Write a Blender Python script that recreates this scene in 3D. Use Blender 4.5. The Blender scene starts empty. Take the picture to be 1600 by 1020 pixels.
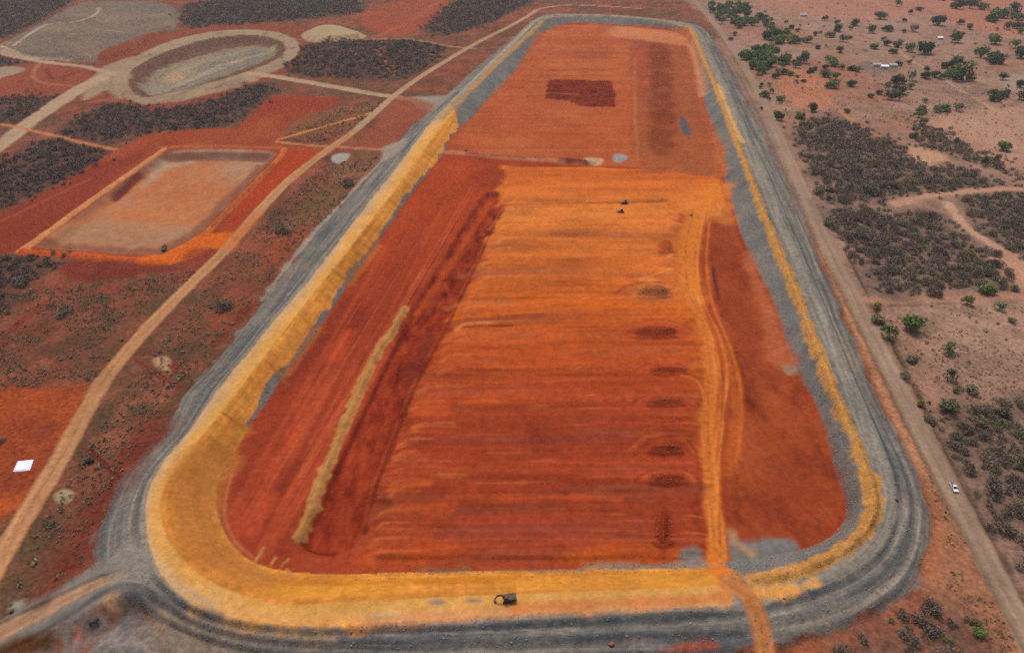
import bpy, math, random
import numpy as np
from mathutils import Vector, Matrix

random.seed(7)
RNG = np.random.default_rng(7)
scene = bpy.context.scene
COL = scene.collection

# ------------------------------------------------------------------ camera
CAM_H = 200.0
F_PX = 1060.0                      # focal length in pixels of a 1600 px wide frame
PITCH = math.atan(700.0 / F_PX)
cam_data = bpy.data.cameras.new('camera')
cam_data.sensor_width = 36.0
cam_data.lens = 36.0 * F_PX / 1600.0
cam_data.clip_start = 1.0
cam_data.clip_end = 30000.0
cam = bpy.data.objects.new('camera', cam_data)
cam.location = (0, 0, CAM_H)
cam.rotation_euler = (math.pi / 2 - PITCH, 0, 0)
COL.objects.link(cam)
scene.camera = cam

# ------------------------------------------------------------------ sky and sun (hazy midday)
SUN_EL = math.radians(64)
SUN_AZ = math.radians(-18)         # measured from +Y (view direction) towards +X: light from beyond the basin, a little left
world = bpy.data.worlds.new('World')
scene.world = world
world.use_nodes = True
wn = world.node_tree.nodes
wl = world.node_tree.links
sky = wn.new('ShaderNodeTexSky')
sky.sky_type = 'NISHITA'
sky.sun_disc = False
sky.sun_elevation = SUN_EL
sky.sun_rotation = SUN_AZ
sky.air_density = 1.0
sky.dust_density = 4.0
sky.ozone_density = 0.6
bg = wn['Background']
bg.inputs['Strength'].default_value = 0.10
wl.new(sky.outputs['Color'], bg.inputs['Color'])
sun_data = bpy.data.lights.new('sun', 'SUN')
sun_data.energy = 1.5
sun_data.angle = math.radians(12)
sun_data.color = (1.0, 0.95, 0.87)
sun = bpy.data.objects.new('sun', sun_data)
sd = Vector((math.sin(SUN_AZ) * math.cos(SUN_EL), math.cos(SUN_AZ) * math.cos(SUN_EL), math.sin(SUN_EL)))
sun.rotation_euler = sd.to_track_quat('Z', 'Y').to_euler()
sun.location = (0, 0, 400)
COL.objects.link(sun)
scene.view_settings.view_transform = 'Standard'
scene.view_settings.look = 'None'
scene.view_settings.gamma = 1.0
scene.view_settings.use_curve_mapping = False
scene.view_settings.exposure = 0.66
scene.cycles.use_denoising = False          # keep the fine grain of the ground

# ------------------------------------------------------------------ helpers: survey points, noise
SP, CP = math.sin(PITCH), math.cos(PITCH)


def site(px, py, z=0.0):
    """Surveyed position on the level z of a point seen in the aerial view."""
    a = (px - 800.0) / F_PX
    b = (py - 510.0) / F_PX
    t = (CAM_H - z) / (CP * b + SP)
    return (a * t, (CP - SP * b) * t)


def ppm(py):
    return CP * (py + 190.0) / CAM_H


def plan(pts, z=0.0):
    return np.array([site(p[0], p[1], z) for p in pts], dtype=np.float64)


def catmull(P, closed, n=4):
    P = np.asarray(P)
    m = len(P)
    out = []
    rng = range(m) if closed else range(m - 1)
    for i in rng:
        if closed:
            a, b, c, d = P[(i - 1) % m], P[i], P[(i + 1) % m], P[(i + 2) % m]
        else:
            a, b, c, d = P[max(i - 1, 0)], P[i], P[i + 1], P[min(i + 2, m - 1)]
        for k in range(n):
            t = k / n
            out.append(0.5 * ((2 * b) + (-a + c) * t + (2 * a - 5 * b + 4 * c - d) * t * t
                              + (-a + 3 * b - 3 * c + d) * t ** 3))
    if not closed:
        out.append(P[-1])
    return np.array(out)


def _hash(ix, iy, seed):
    h = (ix.astype(np.int64) * 374761393 + iy.astype(np.int64) * 668265263 + seed * 974711) & 0xFFFFFFFF
    h = ((h ^ (h >> 13)) * 1274126177) & 0xFFFFFFFF
    h = h ^ (h >> 16)
    return (h & 0xFFFFFF).astype(np.float32) / 8388608.0 - 1.0


def vn(x, y, seed=0):
    fx = np.floor(x)
    fy = np.floor(y)
    tx = (x - fx).astype(np.float32)
    ty = (y - fy).astype(np.float32)
    tx = tx * tx * (3 - 2 * tx)
    ty = ty * ty * (3 - 2 * ty)
    a = _hash(fx, fy, seed)
    b = _hash(fx + 1, fy, seed)
    c = _hash(fx, fy + 1, seed)
    d = _hash(fx + 1, fy + 1, seed)
    return (a + (b - a) * tx) * (1 - ty) + (c + (d - c) * tx) * ty


def fbm(x, y, seed=0, octaves=3):
    s = np.zeros(np.shape(x), np.float32)
    amp, tot = 1.0, 0.0
    for o in range(octaves):
        s += amp * vn(x * 2.0 ** o, y * 2.0 ** o, seed + o * 31)
        tot += amp
        amp *= 0.55
    return s / tot


def sm(t):
    t = np.clip(t, 0, 1)
    return t * t * (3 - 2 * t)


# ------------------------------------------------------------------ the ground survey grid
def zc(Y):
    return np.maximum(Y * CP + CAM_H * SP, 150.0)


def rows():
    ys = [95.0]
    k = 0.0000915
    while ys[-1] < 1700.0:
        ys.append(ys[-1] + 1.0 * k * float(zc(np.array(ys[-1]))) ** 1.62)
    near = list(np.linspace(-500, 92, 14))
    far = list(1700.0 + 5800 * (np.linspace(0.02, 1, 30) ** 2))
    return np.array(near + ys + far)


YR = rows()
U_IN = np.linspace(-1.13, 1.13, 1000)
ext = 1.13 + 1.6 * np.linspace(0.05, 1, 14) ** 2
UC = np.concatenate([-ext[::-1], U_IN, ext])
WR = 0.755 * zc(YR)
GX = (UC[None, :] * WR[:, None])
GY = np.repeat(YR[:, None], len(UC), axis=1)
NR, NC = GX.shape
H = np.zeros((NR, NC), np.float32)
RGB = np.zeros((NR, NC, 3), np.float32)
ZONE = np.zeros((NR, NC), np.int8)
GROUND, EMB, FLOOR, GRAVEL, DIRT, HAUL, QUARRY, POND, PAD, ACCESS, CLAY, TRAIL = range(12)

K_ALB = (0.63, 0.61, 0.56)


def C(r, g, b):
    v = np.array([r, g, b], np.float32) / 255.0
    v = np.where(v <= 0.04045, v / 12.92, ((v + 0.055) / 1.055) ** 2.4)
    return (v * np.array(K_ALB, np.float32)).astype(np.float32)


class Block:
    def __init__(self, xmin, xmax, ymin, ymax, m=0.0):
        xmin -= m; xmax += m; ymin -= m; ymax += m
        j0 = max(int(np.searchsorted(YR, ymin)) - 1, 0)
        j1 = min(int(np.searchsorted(YR, ymax)) + 1, NR)
        w = WR[j0:j1]
        us = np.concatenate([xmin / w, xmax / w])
        i0 = max(int(np.searchsorted(UC, us.min())) - 1, 0)
        i1 = min(int(np.searchsorted(UC, us.max())) + 1, NC)
        self.s = (slice(j0, max(j1, j0 + 1)), slice(i0, max(i1, i0 + 1)))
        self.X = GX[self.s]
        self.Y = GY[self.s]


def around(P, m):
    return Block(P[:, 0].min(), P[:, 0].max(), P[:, 1].min(), P[:, 1].max(), m)


def sdf(P, X, Y):
    X = X.astype(np.float32)
    Y = Y.astype(np.float32)
    d2 = np.full(X.shape, 1e12, np.float32)
    ins = np.zeros(X.shape, bool)
    n = len(P)
    for i in range(n):
        ax, ay = np.float32(P[i][0]), np.float32(P[i][1])
        bx, by = np.float32(P[(i + 1) % n][0]), np.float32(P[(i + 1) % n][1])
        ex, ey = bx - ax, by - ay
        L = ex * ex + ey * ey
        if L < 1e-9:
            continue
        wx, wy = X - ax, Y - ay
        t = np.clip((wx * ex + wy * ey) / L, 0, 1)
        dx = wx - ex * t
        dy = wy - ey * t
        np.minimum(d2, dx * dx + dy * dy, out=d2)
        if by != ay:
            c = ((ay > Y) != (by > Y)) & (wx < ex * (wy) / ey)
            ins ^= c
    d = np.sqrt(d2)
    return np.where(ins, -d, d)


def line_dist(P, X, Y):
    """distance to an open polyline, signed side offset, arc length"""
    X = X.astype(np.float32)
    Y = Y.astype(np.float32)
    d2 = np.full(X.shape, 1e12, np.float32)
    side = np.zeros(X.shape, np.float32)
    arc = np.zeros(X.shape, np.float32)
    acc = 0.0
    for i in range(len(P) - 1):
        ax, ay = np.float32(P[i][0]), np.float32(P[i][1])
        ex, ey = np.float32(P[i + 1][0]) - ax, np.float32(P[i + 1][1]) - ay
        L = ex * ex + ey * ey
        if L < 1e-9:
            continue
        wx, wy = X - ax, Y - ay
        t = np.clip((wx * ex + wy * ey) / L, 0, 1)
        dx = wx - ex * t
        dy = wy - ey * t
        q = dx * dx + dy * dy
        m = q < d2
        d2 = np.where(m, q, d2)
        cr = (ex * wy - ey * wx)
        side = np.where(m, np.sign(cr), side)
        l = math.sqrt(L)
        arc = np.where(m, acc + t * l, arc)
        acc += l
    d = np.sqrt(d2)
    return d, d * side, arc


def blend(b, a, color):
    col = color(b.X, b.Y) if callable(color) else color
    RGB[b.s] = RGB[b.s] * (1 - a[..., None]) + col * a[..., None]


_seed = [100]


def area(px, color=None, z=0.0, feather=2.0, rough=2.0, rscale=12.0, alpha=1.0, zone=None, curve=True,
         raise_to=None, add=None, slope=6.0, patchy=0.0, edge=None):
    """A soil patch: outline surveyed from the air, ragged edge, optional level."""
    _seed[0] += 1
    P = plan(px, z)
    if curve:
        P = catmull(P, True, 3)
    m = feather + rough * 2 + (9 if edge else 0) + (slope if (raise_to is not None or add is not None) else 0) + 2
    b = around(P, m)
    d = sdf(P, b.X, b.Y)
    if edge is not None:
        d = d + edge(b.X, b.Y)
    n = fbm(b.X / rscale, b.Y / rscale, _seed[0], 3)
    dn = d + n * rough
    if color is not None:
        a = sm(0.5 - dn / (2 * feather)) * alpha
        if patchy:
            a = a * np.clip(1 - patchy + patchy * 2.2 * (0.5 + fbm(b.X / 22, b.Y / 22, _seed[0] + 7, 4)), 0, 1)
        blend(b, a, color)
    if raise_to is not None:
        t = sm(-(d + 0.4 * n * rough) / slope)
        H[b.s] = H[b.s] * (1 - t) + raise_to * t
    if add is not None:
        t = sm(-(d + 0.4 * n * rough) / slope)
        H[b.s] += add * t
    if zone is not None:
        ZONE[b.s] = np.where(dn < 0, zone, ZONE[b.s])
    return b, d


def track(px, width, color=None, z=0.0, feather=1.0, rough=0.8, rscale=8.0, alpha=1.0, zone=None, ridge=0.0,
          cut=0.0, lumps=0.0, ruts=None, level=None, patchy=0.0, taper=None):
    """A road, ridge or trench along a surveyed centre line (width in metres)."""
    _seed[0] += 1
    P = catmull(plan(px, z), False, 4)
    b = around(P, width + rough * 2 + feather + 8)
    d, side, arc = line_dist(P, b.X, b.Y)
    n = fbm(b.X / rscale, b.Y / rscale, _seed[0], 3)
    half = width / 2
    if taper is not None:
        tot = np.sqrt(((P[1:] - P[:-1]) ** 2).sum(1)).sum()
        half = half * (taper[0] + (taper[1] - taper[0]) * arc / tot)
    dn = d - half + n * rough
    if color is not None:
        a = sm(0.5 - dn / (2 * feather)) * alpha
        if patchy:
            a = a * np.clip(1 - patchy + patchy * 2.2 * (0.5 + fbm(b.X / 18, b.Y / 18, _seed[0] + 9, 4)), 0, 1)
        blend(b, a, color)
    if ruts is not None:
        for off in (-0.27, 0.27, -0.08, 0.36):
            w = np.exp(-((side - off * width + 0.7 * vn(arc / 25, side * 0 + off, _seed[0])) / 0.55) ** 2)
            w = w * np.clip(0.5 + 0.7 * vn(arc / 40, side * 0 + off * 9, _seed[0] + 3), 0, 1) * 0.95
            blend(b, w * (dn < 0), ruts)
        w = np.exp(-((side + 0.03 * width + 0.5 * vn(arc / 30, side * 0, _seed[0] + 5)) / 0.6) ** 2) * np.clip(0.5 + vn(arc / 22, side * 0, _seed[0] + 6), 0, 1)
        blend(b, w * (dn < 0) * 0.6, ruts * 0.55)
    if level is not None:
        tot = np.sqrt(((P[1:] - P[:-1]) ** 2).sum(1)).sum()
        zz = np.interp(arc / tot, np.linspace(0, 1, len(level)), level)
        t = sm(1 - (d - half) / 9.0)
        H[b.s] = H[b.s] * (1 - t) + zz * t
    if ridge:
        lump = 1 + lumps * (vn(arc / 3.1, side / 4, _seed[0] + 1) + 0.5 * vn(b.X / 1.3, b.Y / 1.3, _seed[0] + 2))
        H[b.s] += ridge * sm(1 - (d + n * rough * 0.5) / np.maximum(half, 0.3)) * lump
    if cut:
        H[b.s] -= cut * sm(1.6 - 1.6 * d / np.maximum(half, 0.3))
    if zone is not None:
        ZONE[b.s] = np.where(dn < 0, zone, ZONE[b.s])
    return b, d


# ------------------------------------------------------------------ base ground: red soil west, pinkish dry soil east
def split_x(Y):
    P = plan([(1600, 985), (1440, 680), (1295, 395), (1190, 160), (1105, 25)])
    o = np.argsort(P[:, 1])
    return np.interp(Y, P[o, 1], P[o, 0])


east = sm((GX - split_x(GY) + 12) / 24)[..., None]
n1 = fbm(GX / 60, GY / 60, 1, 4)[..., None]
n2 = fbm(GX / 14, GY / 14, 5, 3)[..., None]
n3 = fbm(GX / 130, GY / 130, 9, 3)[..., None]
west_c = C(128, 76, 58) + (C(152, 92, 72) - C(128, 76, 58)) * np.clip(n1 + 0.3, 0, 1)
west_c = west_c + (C(92, 54, 44) - west_c) * np.clip(n2 * 1.2 + n1 * 0.3, 0, 1)
west_c = west_c + (C(104, 82, 62) - west_c) * np.clip(n3 * 1.2 + 0.5 * n2, 0, 0.85)
east_c = C(160, 124, 108) + (C(174, 138, 122) - C(160, 124, 108)) * np.clip(n1 + 0.2, 0, 1)
east_c = east_c + (C(166, 112, 90) - east_c) * np.clip(n3 * 1.4 - 0.1, 0, 0.7)
east_c = east_c + (C(124, 100, 82) - east_c) * np.clip(n2 * 1.2, 0, 0.7)
n5 = fbm(GX / 7, GY / 9, 17, 4)[..., None]
n6 = fbm(GX / 34, GY / 40, 19, 4)[..., None]
west_c = west_c + (C(160, 86, 64) - west_c) * np.clip(n6 * 1.8 - 0.1, 0, 0.55)
west_c = west_c * (1 + 0.34 * n5)
west_c = west_c + (C(92, 76, 54) - west_c) * np.clip(-n5 * 1.6 - n6 - 0.35, 0, 0.7)
east_c = east_c * (1 + 0.20 * n5)
RGB[:] = (west_c * (1 - east) + east_c * east).astype(np.float32)
H[:] = 0.5 * n1[..., 0] + 0.25 * n2[..., 0]
far_fade = sm((GY - 1800) / 1500)
H += far_fade * 25 * (0.4 + fbm(GX / 900, GY / 900, 55, 2))

# ------------------------------------------------------------------ the embankment: four closed survey lines
FLOOR_Z, CREST_Z = -2.0, 6.0
TOE_IN = [(455, 893), (400, 880), (365, 852), (345, 812), (338, 775), (345, 745), (365, 708), (400, 653), (440, 597),
          (480, 542), (520, 482), (560, 422), (600, 366), (640, 308), (675, 263), (705, 224), (735, 186), (775, 148),
          (805, 112), (830, 82), (853, 52), (870, 40), (900, 36), (955, 39), (1020, 43), (1058, 50), (1078, 62),
          (1086, 85), (1093, 122), (1100, 160), (1112, 205), (1124, 250), (1137, 300), (1151, 345), (1167, 390),
          (1187, 430), (1207, 470), (1226, 530), (1246, 583), (1270, 622), (1290, 680), (1306, 740), (1320, 786),
          (1318, 814), (1295, 840), (1255, 858), (1200, 870), (1130, 878), (1060, 882), (980, 885), (900, 888),
          (800, 890), (700, 892), (600, 895), (520, 896)]
CREST_IN = [(455, 946), (400, 936), (340, 915), (292, 882), (264, 842), (252, 802), (254, 770), (274, 735), (316, 680),
            (358, 628), (402, 572), (448, 512), (496, 450), (545, 390), (594, 326), (642, 264), (676, 216), (706, 178),
            (742, 140), (776, 104), (810, 70), (838, 42), (862, 28), (900, 25), (960, 27), (1020, 33), (1056, 40),
            (1076, 52), (1090, 78), (1106, 118), (1126, 168), (1146, 220), (1166, 270), (1186, 320), (1207, 370),
            (1232, 430), (1256, 490), (1278, 550), (1298, 602), (1318, 660), (1337, 718), (1347, 770), (1342, 806),
            (1322, 836), (1288, 860), (1240, 880), (1170, 900), (1130, 912), (1060, 918), (980, 921), (900, 924),
            (800, 927), (700, 931), (600, 937), (520, 942)]
CREST_OUT = [(455, 974), (390, 968), (328, 956), (284, 931), (248, 891), (231, 842), (228, 790), (238, 752), (264, 712),
             (300, 668), (342, 608), (385, 556), (432, 498), (482, 440), (534, 372), (586, 305), (634, 244), (668, 198),
             (700, 166), (736, 130), (770, 94), (802, 62), (830, 34), (856, 23), (898, 21.5), (962, 23.5), (1022, 29),
             (1064, 35), (1088, 44), (1104, 72), (1122, 112), (1144, 160), (1167, 210), (1190, 262), (1212, 312),
             (1235, 364), (1258, 418), (1282, 474), (1306, 532), (1331, 592), (1355, 650), (1377, 708), (1392, 760),
             (1391, 802), (1371, 846), (1331, 882), (1282, 908), (1220, 928), (1170, 942), (1130, 946), (1060, 948),
             (980, 951), (900, 955), (800, 960), (700, 966), (600, 971), (520, 975)]
TOE_OUT = [(450, 1030), (380, 1020), (310, 1000), (240, 968), (190, 938), (150, 905), (142, 868), (150, 830), (164, 795),
           (192, 738), (257, 682), (280, 622), (322, 582), (371, 522), (405, 478), (455, 408), (500, 356), (530, 322),
           (597, 250), (641, 200), (688, 158), (728, 120), (772, 84), (806, 56), (838, 31), (868, 24.5), (904, 24.5),
           (960, 26), (1022, 31), (1070, 36), (1100, 44), (1118, 68), (1142, 112), (1167, 157), (1192, 205), (1216, 256),
           (1238, 304), (1258, 352), (1279, 402), (1300, 452), (1320, 502), (1344, 560), (1368, 616), (1393, 668),
           (1419, 712), (1442, 760), (1452, 810), (1449, 860), (1430, 910), (1400, 943), (1358, 970), (1300, 992),
           (1230, 1010), (1180, 1024), (1100, 1033), (1000, 1038), (800, 1045), (600, 1041)]
RAIL = [catmull(plan(TOE_IN, FLOOR_Z), True, 2), catmull(plan(CREST_IN, CREST_Z), True, 2),
        catmull(plan(CREST_OUT, CREST_Z), True, 2), catmull(plan(TOE_OUT, 0.0), True, 2)]


def coarse_sdf(P, b):
    h, w = b.X.shape
    jj = np.unique(np.concatenate([np.arange(0, h, 2), [h - 1]]))
    ii = np.unique(np.concatenate([np.arange(0, w, 2), [w - 1]]))
    c = sdf(P, b.X[np.ix_(jj, ii)], b.Y[np.ix_(jj, ii)])
    r = np.empty((len(jj), w), np.float32)
    pos = np.searchsorted(ii, np.arange(w), side='right') - 1
    pos = np.clip(pos, 0, len(ii) - 2)
    t = ((np.arange(w) - ii[pos]) / (ii[pos + 1] - ii[pos])).astype(np.float32)
    r = c[:, pos] * (1 - t) + c[:, pos + 1] * t
    pos = np.clip(np.searchsorted(jj, np.arange(h), side='right') - 1, 0, len(jj) - 2)
    t = ((np.arange(h) - jj[pos]) / (jj[pos + 1] - jj[pos])).astype(np.float32)[:, None]
    return r[pos] * (1 - t) + r[pos + 1] * t


EB = around(RAIL[3], 25)
D = [coarse_sdf(P, EB) for P in RAIL]
S = np.full(D[0].shape, -1, np.float32)           # cross-section coordinate 0..3, floor -1, outside 4
nz = fbm(EB.X / 5, EB.Y / 5, 21, 3)
for k in range(3):
    m = (D[k] >= 0) & (D[k + 1] < 0)
    S = np.where(m, k + D[k] / np.maximum(D[k] - D[k + 1], 1e-3), S)
S = np.where((D[3] >= 0), 4, S)
hh = H[EB.s].copy()
he = np.where(S < 0, FLOOR_Z + 0.10 * nz, hh)
he = np.where((S >= 0) & (S < 1), FLOOR_Z + (CREST_Z - FLOOR_Z) * (S * 0.85 + 0.15 * sm(S)) + 0.12 * nz, he)
he = np.where((S >= 1) & (S < 2), CREST_Z + 0.08 * nz, he)
to = np.clip(S - 2, 0, 1)
tw = np.clip(to + 0.03 * fbm(EB.X / 30, EB.Y / 30, 24, 2) * sm(to * 6) * sm((1 - to) * 6), 0, 1)
fr = tw * 3 - np.floor(tw * 3)
bench = 6 * (1 - (np.floor(tw * 3) + sm((fr - 0.25) / 0.75)) / 3)
bench = np.where(tw >= 0.999, 0, bench)
rr = fbm(EB.X / 7, EB.Y / 7, 23, 4)
he = np.where((S >= 2) & (S <= 3), bench + (0.25 * nz + 0.45 * rr) * sm(to * 5) + hh * to, he)
H[EB.s] = he
ZONE[EB.s] = np.where(S < 0, FLOOR, np.where(S < 3, EMB, ZONE[EB.s]))

# grey rock fill with lengthwise haul streaks
al = EB.X / 70 + EB.Y / 110
st1 = vn(S * 7.0 + 0.6 * fbm(EB.X / 40, EB.Y / 40, 71, 2), al * 2, 61)
st2 = vn(S * 15.0 + 0.8 * fbm(EB.X / 30, EB.Y / 30, 72, 2), al * 3.3, 62)
grey = C(126, 120, 114) + (C(98, 100, 103) - C(126, 120, 114)) * np.clip(0.15 + st1 * 1.1 + 0.5 * st2, 0, 1)[..., None]
west_side = (EB.X < site(700, 700)[0] - (700 - EB.Y) * 0.0) & (EB.X < -10)
grey = grey + (C(164, 152, 138) - grey) * (np.clip(st2 * 1.1 - st1 * 0.6 - 0.25, 0, 0.8) * np.where(west_side, 0.45, 1.0))[..., None]
gn = fbm(EB.X / 3.2, EB.Y / 3.2, 75, 4)
grey = grey * (1 + 0.22 * gn)[..., None]
for k_, (sc_, wd_, cc_, seed_) in enumerate([(2.10, .030, (158, 146, 130), 1), (2.19, .022, (98, 100, 104), 2), (2.31, .020, (164, 152, 138), 3), (2.37, .016, (104, 104, 106), 4),
                                    (2.47, .026, (100, 102, 105), 5), (2.56, .018, (156, 142, 126), 6), (2.68, .022, (150, 138, 124), 7),
                                    (2.79, .026, (100, 102, 104), 8), (2.90, .030, (140, 128, 116), 9)]):
    sw_ = S + 0.05 * fbm(EB.X / 45, EB.Y / 45, 500 + seed_, 2)
    ln_ = np.exp(-((sw_ - sc_) / wd_) ** 2) * np.clip(0.45 + 1.1 * vn(al * 3 + 9 * seed_, S * 0 + seed_, 520 + seed_), 0, 0.85)
    grey = grey + (C(*cc_) - grey) * ln_[..., None]
grey = grey + (C(150, 132, 114) - grey) * np.clip(fbm(EB.X / 18, EB.Y / 18, 76, 3) * 1.5 - 0.35, 0, 0.6)[..., None]
rag = fbm(EB.X / 9, EB.Y / 9, 73, 4)
a_out = sm((3.0 - S - 0.30 * np.clip(rag, 0, 1)) / 0.06) * (S >= 0)
a_out = np.where(S > 3.5, sm(0.5 - (D[3] + 5.0 * np.clip(rag, -1, 0) + 0.5) / 1.4), a_out)
RGB[EB.s] = RGB[EB.s] * (1 - a_out[..., None]) + grey * a_out[..., None]
ZONE[EB.s] = np.where((S > 3.5) & (D[3] + 5.0 * np.clip(rag, -1, 0) + 0.5 < 0), EMB, ZONE[EB.s])
# inner rock face is plainer
inner = C(130, 124, 119) + (C(104, 105, 107) - C(130, 124, 119)) * np.clip(0.3 + 0.9 * fbm(EB.X / 12, EB.Y / 12, 74, 4), 0, 1)[..., None]
ai = ((S >= 0) & (S < 1)).astype(np.float32)[..., None]
RGB[EB.s] = RGB[EB.s] * (1 - ai) + inner * ai
# crest road on the east side is paler and smooth
cr = sm((S - 1.35) / 0.2) * sm((2.15 - S) / 0.25)
crc = C(160, 150, 138) + (C(128, 122, 116) - C(160, 150, 138)) * np.clip(0.3 + 1.2 * st2, 0, 1)[..., None]
RGB[EB.s] = RGB[EB.s] * (1 - cr[..., None] * 0.85) + crc * cr[..., None] * 0.85

# ------------------------------------------------------------------ basin floor soils
def floor_base(X, Y):
    n = fbm(X / 45, Y / 45, 201, 3)[..., None]
    k = fbm(X / 9, Y / 14, 203, 3)[..., None]
    c = C(160, 62, 36) + (C(172, 76, 46) - C(160, 62, 36)) * np.clip(n + 0.3, 0, 1)
    return c + (C(140, 52, 34) - c) * np.clip(k * 0.7, 0, 1)


fa = (S < 0).astype(np.float32)
fa = np.maximum(fa, sm(0.5 - (D[0] + 1.2 * rag) / 1.6))
blend(EB, fa, floor_base)
ZONE[EB.s] = np.where(fa > 0.5, FLOOR, ZONE[EB.s])

FZ = FLOOR_Z


def far_floor(X, Y):
    n = fbm(X / 60, Y / 60, 211, 3)[..., None]
    s = vn(X / 90, Y / 6, 212)[..., None]
    c = C(182, 90, 50) + (C(196, 108, 62) - C(182, 90, 50)) * np.clip(n + 0.3, 0, 1)
    return c + (C(158, 74, 44) - c) * np.clip(s * 0.5 + 0.6 * fbm(X / 25, Y / 40, 213, 3)[..., None], 0, 0.8)


area([(870, 40), (1060, 50), (1085, 80), (1098, 160), (1135, 275), (1000, 262), (925, 258), (705, 238), (735, 186), (805, 112)],
     far_floor, FZ, 3, 2, zone=FLOOR)
# brown stripes on the right of the far floor
area([(985, 62), (1055, 62), (1080, 90), (1096, 160), (1122, 255), (1128, 272), (995, 262), (990, 150)],
     C(160, 86, 52), FZ, 4, 4, alpha=0.85, patchy=0.35)
area([(1012, 70), (1045, 75), (1052, 150), (1056, 230), (1018, 230), (1016, 140)], C(126, 56, 34), FZ, 6, 7, rscale=16, alpha=0.8, patchy=0.5)
area([(990, 70), (1012, 70), (1016, 140), (1010, 150), (992, 150)], C(166, 76, 50), FZ, 4, 2, alpha=0.6)
track([(992, 90), (992, 150), (996, 258)], 3, C(192, 114, 72), FZ, 2, 1.5, alpha=0.6, patchy=0.4)
track([(1080, 70), (1092, 110), (1098, 150)], 9, C(206, 140, 104), FZ, 4, 2, alpha=0.8)
area([(960, 42), (1050, 50), (1074, 62), (1078, 72), (1000, 62), (960, 58)], C(206, 130, 86), FZ, 9, 6, alpha=0.8, patchy=0.3)
area([(880, 78), (950, 82), (940, 92), (872, 88)], C(158, 80, 54), FZ, 6, 5, alpha=0.6)
# dark fresh rectangle (stockpiled topsoil strips) and the grey puddles
area([(856, 124), (955, 127), (961, 150), (960, 167), (930, 168), (905, 166), (890, 158), (853, 155)], lambda X, Y: C(134, 50, 28) + (C(104, 36, 22) - C(134, 50, 28)) * np.clip(0.4 + fbm(X / 5, Y / 9, 233, 4) * 1.6, 0, 1)[..., None], FZ,
     1.6, 3.5, rscale=5, curve=False, add=0.5, slope=3)
area([(1062, 183), (1071, 186), (1081, 210), (1066, 209)], C(92, 90, 98), FZ, 1.5, 1.5, alpha=0.95)
area([(958, 243), (975, 241), (980, 250), (962, 254)], C(158, 150, 150), FZ, 1.5, 1.2)
# low ridge that crosses the basin
track([(702, 238), (760, 243), (840, 249), (925, 256)], 8, C(196, 128, 96), FZ, 2, 2, patchy=0.3, ridge=1.6, lumps=0.3)
track([(730, 240), (820, 247), (925, 252)], 3.5, C(120, 58, 42), FZ, 1.5, 1.5, alpha=0.8, patchy=0.5)
track([(880, 250), (928, 256)], 12, C(118, 62, 46), FZ, 2, 3, patchy=0.4, ridge=1.4, lumps=0.4)
area([(915, 247), (940, 248), (938, 258), (922, 258)], C(202, 160, 122), FZ, 2, 2)

# west strip: graded in long lengthwise passes
def west_strip(X, Y):
    P = plan([(400, 800), (705, 240)], FZ)
    dx, dy = P[1] - P[0]
    L = math.hypot(dx, dy)
    q = (X * dy - Y * dx) / L
    r = (X * dx + Y * dy) / L
    s = vn(q / 3.0, r / 110, 221)[..., None]
    n = fbm(q / 14, r / 60, 222, 3)[..., None]
    c = C(154, 62, 38) + (C(178, 76, 46) - C(154, 62, 38)) * np.clip(s * 1.3 + n * 0.6, 0, 1)
    c = c + (C(132, 50, 36) - c) * np.clip(-n * 1.2 - s * 0.6, 0, 1)
    f = sm((Y - 240) / 260)[..., None]
    return c + (C(178, 72, 36) - c) * f * 0.75


area([(345, 760), (400, 655), (520, 485), (640, 310), (700, 250), (800, 258), (770, 300), (700, 400), (640, 480), (560, 640),
      (470, 840), (455, 870), (400, 870), (350, 820)], west_strip, FZ, 3, 2, curve=False)
track([(520, 560), (545, 520)], 6, C(206, 84, 46), FZ, 3, 2, alpha=0.7)
track([(395, 830), (420, 780)], 6, C(196, 82, 50), FZ, 3, 2, alpha=0.7)
track([(455, 690), (475, 640)], 5, C(196, 80, 46), FZ, 3, 2, alpha=0.6)
track([(362, 740), (350, 800), (368, 845), (395, 870)], 1.2, C(184, 96, 66), FZ, 0.6, 0.4)
area([(735, 270), (775, 255), (798, 262), (790, 282), (765, 296), (745, 290)], C(160, 62, 36), FZ, 3, 3, add=1.0, slope=5)
track([(790, 262), (800, 278), (780, 300), (768, 330)], 9, C(222, 118, 48), FZ, 4, 3, alpha=0.85)

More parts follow.
